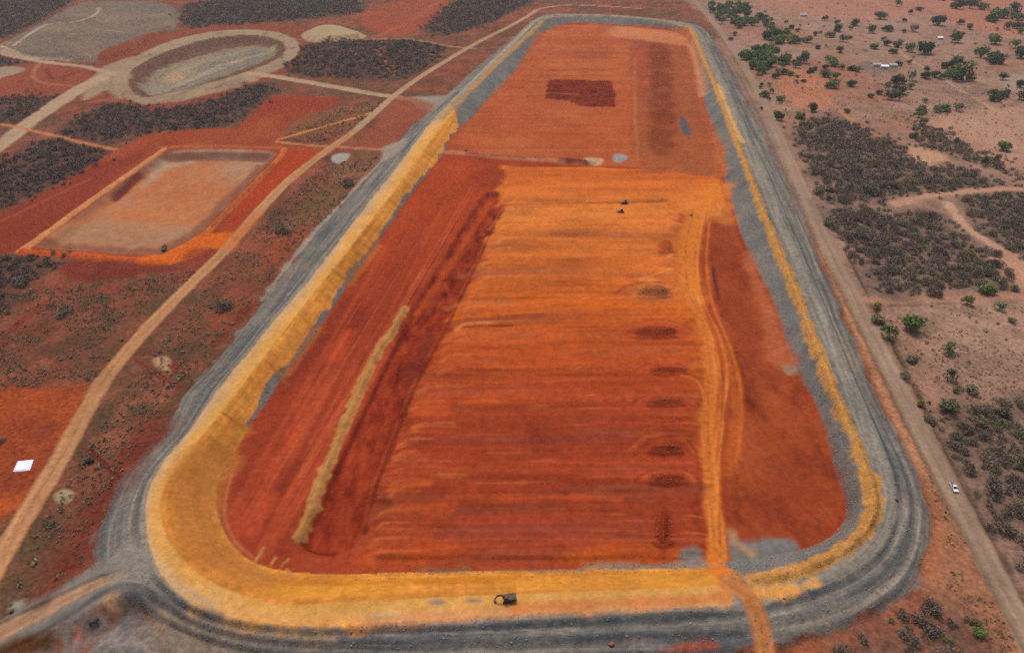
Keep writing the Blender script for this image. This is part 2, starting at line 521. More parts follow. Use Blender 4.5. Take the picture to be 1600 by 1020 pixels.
_q = random.Random(5)
for _ in range(16):
    t0, t1 = _q.uniform(0.0, 0.5), _q.uniform(0.55, 1.0)
    o_ = _q.uniform(0.08, 0.9)
    A0, A1, B0, B1 = (350, 800), (690, 256), (450, 850), (775, 290)
    L_ = [((A0[0] + (A1[0] - A0[0]) * t) * (1 - o_) + (B0[0] + (B1[0] - B0[0]) * t) * o_,
           (A0[1] + (A1[1] - A0[1]) * t) * (1 - o_) + (B0[1] + (B1[1] - B0[1]) * t) * o_) for t in (t0, (t0 + t1) / 2 + _q.uniform(-.02, .02), t1)]
    track(L_, _q.uniform(0.5, 1.4), C(190, 88, 54) if _q.random() < 0.5 else C(124, 46, 32), FZ, 0.6, 0.5, alpha=0.55, patchy=0.5)
for _ in range(14):
    y_ = _q.uniform(60, 235)
    xl, xr = 865 - (y_ - 45) * 0.80, 985
    a_, b_ = _q.uniform(0.05, 0.5), _q.uniform(0.55, 0.98)
    track([(xl + (xr - xl) * a_, y_), (xl + (xr - xl) * (a_ + b_) / 2, y_ + _q.uniform(-2, 2)), (xl + (xr - xl) * b_, y_ + _q.uniform(-2, 2))],
          _q.uniform(1.5, 4), C(202, 118, 80) if _q.random() < 0.5 else C(150, 68, 46), FZ, 1.5, 1.2, alpha=0.45, patchy=0.5)

# deep-red low strip between the tan windrow and the platform
def red_low(X, Y):
    n = fbm(X / 4, Y / 9, 231, 5)[..., None]
    c = C(138, 48, 28) + (C(168, 66, 38) - C(138, 48, 28)) * np.clip(n * 1.8 + 0.1, 0, 1)
    return c + (C(98, 32, 20) - c) * np.clip(-n * 2.0 - 0.2, 0, 1)


area([(776, 300), (786, 318), (742, 410), (700, 500), (650, 590), (610, 690), (580, 770), (565, 830), (545, 862), (500, 868),
      (468, 850), (490, 800), (540, 690), (600, 570), (635, 495), (700, 390), (750, 310)], red_low, FZ, 2.5, 1.5,
     raise_to=-3.8, slope=3)
track([(768, 310), (700, 415), (640, 500)], 4.5, C(184, 78, 34), FZ, 2, 1.2, alpha=0.8)
track([(660, 560), (625, 640), (590, 720), (560, 800)], 5, C(104, 34, 24), FZ, 3, 3, alpha=0.55, patchy=0.5)
track([(672, 520), (640, 590)], 5, C(120, 48, 36), FZ, 2, 2, alpha=0.7, patchy=0.4)

# the fill platform, graded in cross passes
def platform(X, Y):
    P = plan([(600, 800), (1060, 790)], FZ)
    dx, dy = P[1] - P[0]
    L = math.hypot(dx, dy)
    r = (X * dx + Y * dy) / L
    q = (-X * dy + Y * dx) / L + 0.8 * fbm(X / 40, Y / 40, 240, 2)
    q = 250.0 * np.log(np.maximum(q, 60.0) / 250.0)          # passes look alike at every distance: wider grader bites further out
    k = 1.0
    s = vn(r / 60, q / 4.5, 241)[..., None]
    s2 = vn(r / 140, q / 14.0, 242)[..., None]
    s3 = vn(r / 45, q / 1.9, 243)[..., None]
    ys = plan([(800, 880), (800, 780), (800, 640), (800, 540), (800, 470), (800, 400), (800, 330), (800, 280)], FZ)[:, 1]
    cols = np.array([C(166, 74, 44), C(160, 64, 38), C(168, 70, 38), C(188, 84, 38), C(204, 100, 40), C(212, 114, 50),
                     C(218, 124, 56), C(206, 104, 44)])
    c = np.stack([np.interp(Y + 8 * s2[..., 0], ys, cols[:, i]) for i in range(3)], -1)
    s4 = vn(r / 20 + 7, q / 3.0, 244)[..., None]
    c = c * np.clip(1 + 0.13 * s + 0.20 * s2 + 0.10 * s3 + 0.07 * s4, 0.65, 1.5)
    c = c + (C(150, 84, 60) - c) * np.clip(s2 * s * 2.0 - 0.15, 0, 0.35)
    c = c + (C(214, 116, 60) - c) * np.clip(s3 * s4 * 1.6 - 0.35, 0, 0.5)
    c = c + (C(120, 44, 28) - c) * np.clip(-s3 * 1.0 - s * 0.8 - 0.8, 0, 0.22)
    return c


PLAT = [(800, 318), (1045, 318), (1062, 340), (1062, 420), (1085, 500), (1098, 560), (1098, 700), (1104, 800), (1104, 868),
        (1060, 880), (900, 884), (700, 886), (590, 884), (572, 860), (580, 800), (612, 700), (655, 600), (696, 530),
        (735, 440), (770, 360), (785, 325)]
def lobes(X, Y):
    q = 250.0 * np.log(np.maximum(Y, 60.0) / 250.0)
    return 5.0 * vn(X * 0 + 3.3, q / 5.5, 246) + 2.0 * vn(X / 20, q / 2.0, 247)


area(PLAT, platform, FZ, 3.0, 1.5, raise_to=-0.9, slope=5, curve=False, edge=lobes)
_b = around(catmull(plan(PLAT, FZ), True, 2), 2)
_in = sm(-(sdf(plan(PLAT, FZ), _b.X, _b.Y) + lobes(_b.X, _b.Y)) / 6.0)
_q2 = 250.0 * np.log(np.maximum(_b.Y, 60.0) / 250.0) + 0.8 * fbm(_b.X / 40, _b.Y / 40, 240, 2)
_cr = 1 - np.abs(vn(_b.X / 90, _q2 / 3.4, 248))
H[_b.s] += (_in * (0.45 * _cr ** 4 + 0.16 * vn(_b.X / 40, _q2 / 1.2, 249))).astype(np.float32)
# upper bench behind it
area([(800, 262), (925, 262), (1000, 266), (1130, 280), (1142, 318), (1140, 345), (1100, 350), (1040, 320), (800, 319), (776, 318)],
     platform, FZ, 4, 3, raise_to=0.3, slope=6, curve=False)
track([(792, 322), (860, 321), (960, 319), (1040, 317)], 3.0, C(158, 74, 30), FZ, 1.5, 0.8, alpha=0.75)  # dark line painted for the shadow at the bench scarp
track([(786, 328), (776, 345)], 4, C(150, 70, 34), FZ, 1.5, 1.0, alpha=0.8)
track([(700, 515), (740, 513), (800, 511)], 2.0, C(118, 46, 26), FZ, 0.7, 0.5, alpha=0.8, cut=0.5, patchy=0.2)
for (x0, y0, x1, y1, w, c, al_) in [
        (780, 345, 1040, 336, 5, (220, 134, 62), .7), (800, 362, 1030, 357, 4, (214, 122, 66), .5),
        (700, 500, 1040, 476, 4, (214, 104, 36), .7), (720, 428, 1030, 432, 6, (182, 104, 66), .5),
        (700, 478, 800, 476, 4, (196, 116, 78), .5), (610, 770, 670, 758, 3, (206, 96, 44), .7),
        (620, 800, 700, 796, 6, (188, 78, 38), .6), (720, 632, 780, 630, 2.5, (204, 98, 40), .8),
        (680, 565, 780, 570, 2.5, (196, 92, 52), .6), (600, 735, 960, 712, 3, (150, 56, 34), .5),
        (640, 690, 1000, 690, 6, (146, 58, 46), .5), (620, 615, 1060, 600, 4, (156, 56, 36), .45),
        (640, 660, 1060, 668, 5, (150, 58, 42), .4), (700, 840, 1000, 832, 7, (150, 66, 52), .45),
        (700, 780, 970, 782, 3, (192, 78, 36), .5)]:
    track([(x0, y0), ((x0 + x1) / 2, (y0 + y1) / 2 - 1.5), (x1, y1)], w, C(*c), FZ, w * 0.4, w * 0.4, rscale=14, alpha=al_, patchy=0.35)
area([(640, 640), (665, 630), (700, 636), (705, 648), (680, 656), (650, 654)], C(196, 84, 42), FZ, 2.5, 2, alpha=0.8)
area([(560, 868), (620, 862), (700, 846), (720, 862), (680, 880), (570, 884)], C(196, 84, 36), FZ, 4, 5, alpha=0.8, patchy=0.5)
area([(880, 868), (960, 856), (1060, 862), (1072, 876), (980, 882), (880, 880)], C(206, 94, 36), FZ, 3, 3, alpha=0.9, patchy=0.3)
area([(650, 886), (720, 880), (735, 892), (660, 896)], C(150, 112, 84), FZ, 2, 3, alpha=0.7, patchy=0.4)
area([(920, 884), (1000, 880), (1070, 878), (1110, 872), (1112, 892), (1000, 892), (930, 893)], C(156, 134, 116), FZ, 1.5, 2, alpha=0.85)
area([(1062, 862), (1085, 858), (1098, 874), (1080, 884), (1064, 880)], C(140, 128, 122), FZ, 1.5, 2.5)

_le = np.array([(785, 325), (770, 360), (735, 440), (696, 530), (655, 600), (612, 700), (580, 800), (572, 860)], float)
_y = 352.0
while _y < 870:
    _x = float(np.interp(_y, _le[:, 1], _le[:, 0])) + _q.uniform(4, 22)
    _l = _q.uniform(26, 90)
    track([(_x, _y + 5), (_x + _l * 0.25, _y - 1), (_x + _l, _y - 3)], _q.uniform(1.4, 3.6), C(206, 106, 56) if _y > 520 else C(222, 138, 76), FZ, 1.2, 1.0,
          alpha=_q.uniform(0.35, 0.75), patchy=0.3, ridge=0.35, taper=(1.2, 0.3))
    _y += _q.uniform(16, 34)
# thin dark lines painted for the shade of scarps beside the low strip
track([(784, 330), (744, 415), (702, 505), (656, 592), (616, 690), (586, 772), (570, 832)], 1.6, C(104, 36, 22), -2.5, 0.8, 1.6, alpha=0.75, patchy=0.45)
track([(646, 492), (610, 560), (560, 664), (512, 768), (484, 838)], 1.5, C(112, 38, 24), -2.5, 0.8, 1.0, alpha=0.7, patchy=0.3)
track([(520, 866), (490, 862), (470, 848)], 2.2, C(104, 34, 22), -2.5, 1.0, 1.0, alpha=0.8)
# spoil heaps along the east edge of the platform
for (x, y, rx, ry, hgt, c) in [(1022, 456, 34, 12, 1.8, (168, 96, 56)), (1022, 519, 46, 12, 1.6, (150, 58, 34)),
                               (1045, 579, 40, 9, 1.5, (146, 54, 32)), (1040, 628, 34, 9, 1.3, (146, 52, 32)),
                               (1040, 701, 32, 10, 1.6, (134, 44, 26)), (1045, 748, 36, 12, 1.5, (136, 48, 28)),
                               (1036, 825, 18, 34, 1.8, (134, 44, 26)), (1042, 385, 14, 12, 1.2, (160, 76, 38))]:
    ring = [(x + rx * 0.78 * math.cos(a), y + ry * 0.78 * math.sin(a)) for a in np.linspace(0, 2 * math.pi, 11)[:-1]]
    halo = [(x + rx * 1.25 * math.cos(a), y + ry * 1.5 * math.sin(a)) for a in np.linspace(0, 2 * math.pi, 11)[:-1]]
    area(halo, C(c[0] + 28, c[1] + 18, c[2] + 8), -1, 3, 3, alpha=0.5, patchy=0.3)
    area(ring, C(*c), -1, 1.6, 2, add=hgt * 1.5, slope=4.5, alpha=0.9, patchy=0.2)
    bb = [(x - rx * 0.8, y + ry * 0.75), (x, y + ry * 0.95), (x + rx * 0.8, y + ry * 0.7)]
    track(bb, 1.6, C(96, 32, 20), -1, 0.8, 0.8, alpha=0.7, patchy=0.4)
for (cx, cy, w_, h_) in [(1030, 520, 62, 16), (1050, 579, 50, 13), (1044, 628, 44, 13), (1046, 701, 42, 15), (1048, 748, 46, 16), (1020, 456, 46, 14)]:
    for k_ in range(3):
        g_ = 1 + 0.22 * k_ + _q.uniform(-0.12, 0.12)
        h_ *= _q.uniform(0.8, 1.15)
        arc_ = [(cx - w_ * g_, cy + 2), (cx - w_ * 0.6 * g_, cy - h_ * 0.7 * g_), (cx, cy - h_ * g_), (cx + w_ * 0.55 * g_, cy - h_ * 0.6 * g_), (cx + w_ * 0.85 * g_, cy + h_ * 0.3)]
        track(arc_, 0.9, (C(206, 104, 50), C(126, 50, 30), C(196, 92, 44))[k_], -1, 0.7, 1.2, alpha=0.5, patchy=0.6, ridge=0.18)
for (x, y) in [(1046, 352), (1050, 400), (1046, 424), (1018, 437), (1006, 436)]:
    area([(x - 9, y), (x, y - 4), (x + 8, y - 1), (x + 6, y + 4), (x - 5, y + 4)], C(224, 134, 66), -1, 1.5, 1, alpha=0.85, add=0.6, slope=3)

# east strip
def east_strip(X, Y):
    n = fbm(X / 10, Y / 22, 251, 4)[..., None]
    c = C(156, 70, 38) + (C(174, 84, 46) - C(156, 70, 38)) * np.clip(n + 0.3, 0, 1)
    return c + (C(118, 48, 30) - c) * np.clip(-n * 1.7 - 0.1, 0, 1)


area([(1140, 345), (1165, 390), (1205, 470), (1245, 583), (1290, 680), (1320, 790), (1295, 840), (1240, 858), (1145, 830), (1135, 700),
      (1140, 600), (1125, 500), (1100, 420), (1095, 365)], east_strip, FZ, 3, 2, curve=False)
area([(1195, 740), (1240, 700), (1290, 720), (1312, 790), (1290, 835), (1240, 850), (1200, 820)], C(142, 58, 36), FZ, 8, 6, alpha=0.6, patchy=0.5)
area([(1168, 395), (1188, 435), (1208, 475), (1226, 530), (1240, 575), (1200, 560), (1185, 480), (1165, 430)], C(186, 100, 66), FZ, 3, 3, alpha=0.85)
area([(1095, 360), (1135, 350), (1160, 420), (1190, 520), (1180, 560), (1140, 520), (1110, 440)], C(152, 66, 38), FZ, 5, 4, alpha=0.7)
area([(1190, 580), (1230, 590), (1220, 612), (1195, 605)], C(136, 56, 36), FZ, 4, 4, alpha=0.7, patchy=0.5)
area([(1222, 570), (1246, 572), (1250, 586), (1228, 586)], C(156, 132, 112), FZ, 1.5, 2, alpha=0.8)
track([(1114, 416), (1118, 440), (1123, 468)], 1.8, C(104, 48, 32), FZ, 0.9, 0.8, alpha=0.85, cut=0.7, patchy=0.2)
# grey rock tip at the south-east corner of the floor
area([(1140, 838), (1160, 845), (1200, 842), (1240, 846), (1246, 868), (1200, 880), (1150, 890), (1138, 876)], C(124, 120, 118), FZ, 1.5, 2, add=0.8, slope=4)
track([(1142, 830), (1155, 855), (1175, 868)], 3, C(190, 142, 104), FZ, 1.5, 1.5, alpha=0.7)

# tan windrow dumped on the west strip
track([(632, 482), (612, 520), (592, 545), (566, 600), (540, 660), (515, 720), (492, 780), (467, 838)], 5.4, C(188, 132, 76), FZ, 0.8, 1.8,
      rscale=4, ridge=1.5, lumps=0.22)

# orange haul road down the east side of the platform and out over the dam
ORANGE = C(216, 122, 52)
track([(1130, 292), (1095, 330), (1075, 380), (1076, 430), (1082, 470)], 14, C(220, 128, 50), FZ, 4, 4, alpha=0.9, zone=ACCESS)
track([(1080, 455), (1096, 500), (1108, 545), (1112, 600), (1106, 660), (1110, 740), (1116, 810), (1122, 868)], 6.8, ORANGE, FZ, 1.5, 1.4,
      zone=ACCESS, ruts=C(226, 138, 66))
for k_, pts_ in enumerate([[(1078, 330), (1066, 390), (1070, 450), (1092, 500), (1104, 560), (1100, 640), (1104, 740)],
                           [(1100, 330), (1090, 400), (1094, 460), (1122, 520), (1136, 580), (1128, 660), (1120, 760), (1120, 850)],
                           [(1112, 320), (1104, 400), (1112, 470), (1140, 540), (1156, 600), (1158, 660), (1150, 720)],
                           [(1064, 470), (1092, 490), (1118, 540), (1126, 620), (1114, 720)],
                           [(1000, 478), (1060, 480), (1090, 500)], [(1010, 437), (1050, 425), (1072, 440)], [(1060, 545), (1085, 560), (1104, 600)],
                           [(1064, 590), (1090, 600), (1106, 640)]]):
    track(pts_, 0.9 + 0.5 * (k_ % 3), C(230, 136, 60) if k_ % 2 else C(214, 112, 46), FZ, 0.7, 0.7, alpha=0.8, patchy=0.35)
    track([(x + 5, y + 1) for x, y in pts_], 0.8, C(168, 78, 36), FZ, 0.6, 0.6, alpha=0.6, patchy=0.45)
area([(1062, 470), (1085, 480), (1120, 530), (1122, 640), (1116, 740), (1098, 740), (1096, 600), (1092, 540)], C(208, 114, 50), FZ, 5, 5, alpha=0.5, patchy=0.4)
track([(1090, 480), (1130, 540), (1145, 590), (1152, 640), (1146, 690), (1138, 740)], 5, C(200, 102, 42), FZ, 2, 2, alpha=0.5, patchy=0.45)
track([(1060, 490), (1085, 510), (1095, 545), (1080, 580)], 3, C(208, 112, 46), FZ, 2, 1.5, alpha=0.6)
track([(1110, 330), (1136, 345)], 16, C(214, 126, 60), FZ, 5, 5, alpha=0.7)

# ------------------------------------------------------------------ yellow clay lining on the west and south inner slope
def clay(X, Y):
    n = fbm(X / 22, Y / 22, 261, 4)[..., None]
    c = C(212, 138, 60) + (C(222, 152, 70) - C(212, 138, 60)) * np.clip(n + 0.2, 0, 1)
    c = c + (C(194, 122, 54) - c) * np.clip(-n * 1.2, 0, 0.9)
    c = c * (1 + 0.16 * fbm(X / 3, Y / 3, 262, 3))[..., None]
    return c


mk = sdf(plan([(1138, 880), (1138, 965), (700, 990), (300, 990), (190, 900), (190, 720), (560, 270), (664, 172), (696, 166), (712, 178),
               (716, 200), (690, 250), (600, 400), (480, 580), (400, 700), (380, 760), (420, 850), (520, 880), (800, 880)], 2), EB.X, EB.Y)
wig = fbm(EB.X / 6, EB.Y / 6, 265, 3)
wig2 = fbm(EB.X / 25, EB.Y / 25, 266, 2)
ay = sm(0.5 - (mk + 1.5 * wig) / 2.0) * sm((S - 0.20 - 0.34 * wig2 - 0.10 * wig) / 0.04) * sm((2.04 + 0.06 * wig - S) / 0.10)
south = sm((EB.X - site(420, 930, 3)[0]) / 12) * (EB.Y < 170)
ay = np.maximum(ay, sm(0.5 - (mk + 1.5 * wig) / 2.0) * sm((S + 0.02 - 0.08 * wig2) / 0.05) * sm((2.04 - S) / 0.1) * (EB.Y < 225))
blend(EB, ay, clay)
ZONE[EB.s] = np.where(ay > 0.5, CLAY, ZONE[EB.s])
Pc = np.concatenate([RAIL[1], RAIL[1][:1]])
_h, _w = EB.X.shape
ARC = np.zeros((_h, _w), np.float32)
msk = ay > 0.05
_d, _s, ARC[msk] = line_dist(Pc, EB.X[msk], EB.Y[msk])
pan = _hash(np.floor(ARC / 26 + 0.3 * np.floor(S * 2.2)), np.floor(S * 2.2 + 0.2), 77)
rill = vn(ARC / 1.3, S * 2.0, 78) * 0.6 + vn(ARC / 3.4, S * 1.2, 79) * 0.5
lift = vn(ARC / 60, S * 11, 80) + 0.9 * vn(ARC / 35, S * 24, 82)
tone = (1 + 0.10 * pan + (0.15 * rill + 0.13 * lift) * (S < 1)) * (1 + 0.12 * fbm(EB.X / 2.2, EB.Y / 2.2, 81, 3))
tone = tone * np.where(EB.Y > 215, 1.0 + 0.16 * sm((EB.Y - 215) / 40), 1.0)  # clay lightened in colour where the west slope catches less sun
RGB[EB.s] *= (1 + (tone - 1) * ay)[..., None]
H[EB.s] += ((0.16 * rill + 0.12 * lift) * ay * (S < 0.95)).astype(np.float32)
# paler crest, worn by traffic
apale = ay * sm((S - 0.94 + 0.08 * wig2) / 0.14) * (EB.Y < 700)
blend(EB, apale * 0.85, lambda X, Y: C(226, 168, 92) + (C(236, 184, 118) - C(226, 168, 92)) * np.clip(wig, 0, 1)[..., None])
apale2 = ay * sm((S - 1.45 + 0.3 * wig2) / 0.3)
blend(EB, apale2 * 0.7, C(206, 170, 134))
# damp browner clay in the south-west corner, darkened to offset the sun it faces
area([(262, 806), (272, 752), (322, 700), (374, 704), (348, 758), (342, 808), (378, 862), (440, 892), (452, 930), (385, 926), (305, 886)], C(182, 114, 56), 2, 4, 3,
     alpha=0.75, patchy=0.15)
# deeper orange clay band on the south slope
area([(455, 902), (600, 900), (806, 896), (806, 912), (600, 916), (455, 920)], C(200, 122, 34), 1, 2, 1.5, alpha=0.8, patchy=0.4)
area([(806, 897), (1120, 893), (1122, 925), (806, 930)], C(214, 146, 58), 2, 2, 2, alpha=0.6)
area([(440, 905), (620, 912), (620, 940), (440, 936)], C(216, 150, 52), 3, 3, 3, alpha=0.6, patchy=0.3)
# spill of yellow over the outer edge
track([(300, 950), (400, 970), (560, 974)], 5, C(232, 166, 92), 5.5, 1.5, 3, patchy=0.4)
track([(1165, 924), (1220, 925), (1275, 908)], 4.5, C(226, 160, 88), 6, 1.2, 2, patchy=0.4)
track([(560, 975), (800, 955), (1000, 946), (1130, 938)], 4, C(226, 150, 92), 6, 1.5, 1.5, alpha=0.7, patchy=0.3)
for (x, y) in [(682, 941), (740, 938)]:
    area([(x - 14, y), (x, y - 4), (x + 14, y), (x, y + 3)], C(146, 128, 120), 6, 1.0, 0.6)
# narrow yellow strip on the crest further north-west
track([(690, 186), (736, 140), (776, 100), (815, 64), (846, 34)], 7, C(184, 140, 90), 6, 2, 2, patchy=0.4)
track([(676, 190), (722, 143), (762, 104), (800, 68), (832, 38)], 4, C(176, 156, 132), 6, 1.5, 1.5)
track([(846, 28), (900, 24), (960, 26), (1030, 32), (1072, 42)], 7, C(190, 142, 92), 6, 2, 2, alpha=0.8)
# grading tongues at the toe
for (x0, y0, x1, y1) in [(398, 878, 412, 856), (424, 882, 430, 872), (440, 884, 450, 874), (448, 890, 460, 904)]:
    track([(x0, y0), (x1, y1)], 1.0, C(196, 132, 80), FZ, 0.5, 0.4, ridge=0.4)
# compaction panel seams on the west slope
for (x0, y0, x1, y1) in [(330, 690, 372, 702), (352, 655, 396, 665), (418, 570, 448, 590), (470, 500, 506, 510), (520, 430, 556, 436),
                         (566, 372, 596, 376), (608, 318, 634, 322)]:
    track([(x0, y0), (x1, y1)], 1.2, C(164, 104, 46), 2, 0.8, 0.5, alpha=0.7)
for pts in ([(330, 690), (352, 655)], [(418, 570), (470, 500)], [(520, 430), (566, 372)]):
    q = [(x + 22, y + 4) for x, y in pts]
    track(q, 8, C(190, 118, 50), 2, 1.5, 1.0, alpha=0.4)

# orange clay windrow of tipped loads on the east crest
WIN = [(1078, 44), (1090, 66), (1106, 108), (1123, 150), (1142, 200), (1162, 250), (1181, 303), (1201, 354), (1224, 410), (1249, 470),
       (1268, 525), (1290, 575), (1308, 622), (1328, 668), (1344, 712), (1358, 756), (1364, 794), (1352, 828), (1320, 858), (1270, 882),
       (1222, 898), (1172, 906)]
track(WIN, 5.4, C(202, 144, 78), CREST_Z, 0.8, 2.0, rscale=4.5, ridge=1.3, lumps=0.45)
area([(1345, 742), (1372, 742), (1378, 790), (1362, 834), (1338, 846), (1350, 800)], C(202, 142, 74), CREST_Z, 1.2, 2.5, rscale=4, add=0.7, slope=3)
track([(1122, 132), (1136, 170), (1148, 200), (1160, 222)], 5, C(222, 172, 106), 6, 1.5, 2, patchy=0.3)

# dirt access road over the southern dam (continues the orange road)
track([(1120, 862), (1124, 885), (1128, 908), (1142, 922)], 6.5, ORANGE, 2.5, 1.2, 0.8, zone=ACCESS)
track([(1138, 916), (1165, 934), (1186, 968), (1196, 1000), (1204, 1040)], 6, C(192, 118, 66), 4.5, 1.2, 1, zone=ACCESS, ruts=C(206, 140, 92),
      level=[6.2, 6, 4.2, 2.2, 0.6])
track([(1130, 930), (1060, 938), (940, 942), (806, 950)], 4, C(214, 130, 72), 6, 1.5, 1.5, alpha=0.8)

# ------------------------------------------------------------------ corner ramp and rock tips, south-west
track([(204, 897), (190, 903), (165, 915), (110, 938), (50, 965), (-20, 1000), (-80, 1030)], 15, C(138, 129, 122), 3, 2, 2, zone=DIRT,
      level=[5.8, 5.2, 3.8, 2.4, 1.2, 0.6, 0.4])
track([(196, 908), (150, 921), (100, 940), (50, 960), (-20, 990), (-80, 1018)], 7.5, C(184, 138, 104), 2, 1.6, 1.2, alpha=0.8, ruts=C(204, 156, 118), taper=(0.6, 1.2))
track([(196, 899), (140, 915), (90, 934), (40, 952), (-20, 976)], 1.6, C(112, 108, 104), 2, 0.7, 0.7, alpha=0.8, ridge=0.5)
track([(-30, 1022), (20, 1006), (70, 984), (120, 960), (165, 934), (206, 921), (250, 932), (300, 958), (350, 972)], 2.6, C(100, 100, 102), 2, 1.2, 1.0, alpha=0.7, ridge=0.6, lumps=0.2)
track([(-30, 1032), (30, 1014), (90, 984), (140, 962), (180, 940)], 1.6, C(160, 148, 134), 1, 0.8, 0.9, alpha=0.7, patchy=0.4)
area([(180, 884), (200, 842), (214, 852), (226, 894), (248, 922), (226, 928), (172, 912)], C(142, 132, 124), 5, 3, 3, alpha=0.8)
area([(130, 1024), (190, 962), (215, 965), (240, 1024)], C(142, 130, 126), 1, 2, 2, add=1.8, slope=5)
area([(60, 1024), (130, 968), (170, 960), (180, 975), (120, 1024)], C(134, 122, 116), 0.5, 2, 3, patchy=0.3)
area([(0, 1024), (40, 1000), (90, 990), (80, 1024)], C(96, 62, 40), 0, 2, 3, patchy=0.3)
area([(86, 1022), (92, 1000), (100, 1004), (96, 1022)], C(150, 84, 50), 0, 1.2, 1.2, alpha=0.8)
area([(118, 990), (128, 985), (130, 998), (120, 1002)], C(176, 110, 92), 0, 1, 1)
area([(172, 942), (190, 936), (196, 950), (180, 956)], C(182, 136, 104), 2, 1.2, 1.5)
track([(200, 942), (206, 962), (224, 984), (260, 1000)], 6, C(104, 104, 104), 2, 2, 2, alpha=0.6, ridge=0.7, lumps=0.3)
track([(188, 926), (240, 940), (300, 972), (380, 1000), (520, 1006)], 3, C(100, 100, 102), 3, 1.5, 1.5, alpha=0.55, patchy=0.3)
track([(240, 952), (310, 980), (400, 994), (520, 998)], 3.5, C(176, 148, 120), 3, 1.5, 2, alpha=0.7, patchy=0.4)
area([(230, 975), (330, 985), (420, 1024), (250, 1024)], C(146, 130, 118), 0.5, 3, 4, alpha=0.8, patchy=0.3)
area([(20, 945), (45, 938), (40, 955), (18, 962)], C(146, 138, 128), 0, 1.5, 2)
area([(40, 960), (60, 948), (85, 936), (86, 946), (60, 962)], C(86, 84, 76), 0, 1.5, 2, alpha=0.8)
area([(1030, 1024), (1080, 1004), (1118, 1004), (1122, 1024)], C(176, 78, 48), 0, 2, 2)
area([(1240, 1024), (1300, 1002), (1360, 980), (1400, 955), (1420, 960), (1400, 985), (1340, 1005), (1290, 1024)], C(172, 98, 62), 0, 3, 3, patchy=0.3)
area([(1395, 945), (1412, 945), (1425, 955), (1405, 965), (1390, 958)], C(182, 100, 58), 0, 3, 3, alpha=0.7, patchy=0.3)

# ------------------------------------------------------------------ east verge and gravel road
area([(1448, 730), (1480, 790), (1530, 880), (1590, 1000), (1600, 1030), (1560, 1030), (1470, 945), (1440, 925), (1456, 860), (1458, 800), (1440, 745)],
     lambda X, Y: C(164, 112, 84) + (C(140, 92, 70) - C(164, 112, 84)) * np.clip(fbm(X / 6, Y / 6, 281, 3) + 0.3, 0, 1)[..., None], 0, 2.5, 2)
area([(1444, 770), (1462, 790), (1470, 840), (1462, 900), (1446, 905), (1456, 850), (1454, 800)], C(180, 112, 74), 0, 3, 3, alpha=0.7, patchy=0.3)
track([(1262, 345), (1300, 430), (1340, 520), (1385, 625), (1420, 690), (1445, 740)], 4, C(184, 130, 96), 0, 1.5, 1.5, patchy=0.3)
track([(1120, 62), (1160, 128), (1200, 205), (1245, 300), (1262, 345)], 10, C(160, 134, 118), 0, 3, 3, alpha=0.8, patchy=0.4)
track([(1150, 110), (1190, 190), (1230, 280), (1280, 385)], 4, C(116, 104, 96), 0, 2, 3, alpha=0.6, patchy=0.5)
GR = [(1070, -12), (1086, 2), (1108, 28), (1136, 64), (1166, 110), (1191, 158), (1216, 212), (1241, 268), (1266, 324), (1297, 394),
      (1332, 462), (1367, 532), (1402, 602), (1440, 680), (1480, 756), (1520, 832), (1560, 908), (1600, 984), (1640, 1060)]
track(GR, 9.2, C(158, 131, 112), 0, 0.8, 0.5, zone=GRAVEL, ruts=C(174, 148, 128), level=[0.35, 0.35])
track([(x - 16, y) for x, y in GR], 2.0, C(118, 98, 84), 0, 0.8, 0.8, alpha=0.7, cut=0.3)
track([(x + 25, y) for x, y in GR[9:]], 2.2, C(74, 60, 50), 0, 1, 1, alpha=0.75, cut=0.5, patchy=0.3)
track([(1350, 470), (1420, 467), (1500, 466), (1600, 462), (1700, 458)], 6, C(180, 130, 108), 0, 2, 2, zone=TRAIL)
track([(1360, 480), (1450, 476), (1520, 474)], 1.5, C(124, 84, 66), 0, 0.8, 0.8, alpha=0.8, patchy=0.4)
# east scrub litter (dark ground under the bushes) and sandy tracks
LITTER = lambda X, Y: C(98, 82, 74) + (C(150, 120, 102) - C(98, 82, 74)) * np.clip(fbm(X / 9, Y / 9, 291, 3) * 1.2, 0, 1)[..., None]
RS1 = [(1242, 196), (1290, 178), (1340, 195), (1390, 216), (1418, 240), (1450, 262), (1500, 262), (1560, 286), (1590, 298), (1500, 302),
       (1440, 300), (1415, 306), (1395, 322), (1340, 316), (1300, 322), (1272, 300), (1252, 250)]
RS2 = [(1290, 330), (1340, 322), (1400, 334), (1440, 330), (1480, 345), (1520, 370), (1556, 398), (1580, 430), (1560, 448), (1500, 452),
       (1440, 460), (1360, 455), (1330, 410), (1305, 372)]
RS3 = [(1500, 312), (1560, 302), (1640, 300), (1640, 420), (1560, 385), (1522, 352)]
RS4 = [(1456, 668), (1480, 645), (1520, 640), (1560, 630), (1640, 640), (1660, 900), (1600, 915), (1585, 890), (1540, 815), (1505, 752), (1476, 704)]
RS5 = [(1360, 985), (1420, 968), (1470, 940), (1510, 945), (1535, 985), (1556, 1040), (1300, 1040), (1320, 1005)]
for k, p in enumerate((RS1, RS2, RS3, RS4, RS5)):
    area(p, LITTER, 0, 11, 12, rscale=22, alpha=0.8, patchy=0.4)
area([(1425, 230), (1470, 240), (1478, 250), (1440, 258), (1418, 246)], C(196, 150, 124), 0, 4, 3)
track([(1400, 318), (1450, 306), (1500, 300), (1560, 296), (1680, 294)], 9, C(188, 142, 118), 0, 2.5, 3, zone=TRAIL)
track([(1482, 318), (1496, 340), (1520, 362), (1560, 388), (1620, 425)], 7, C(196, 154, 130), 0, 1.8, 2, zone=TRAIL)
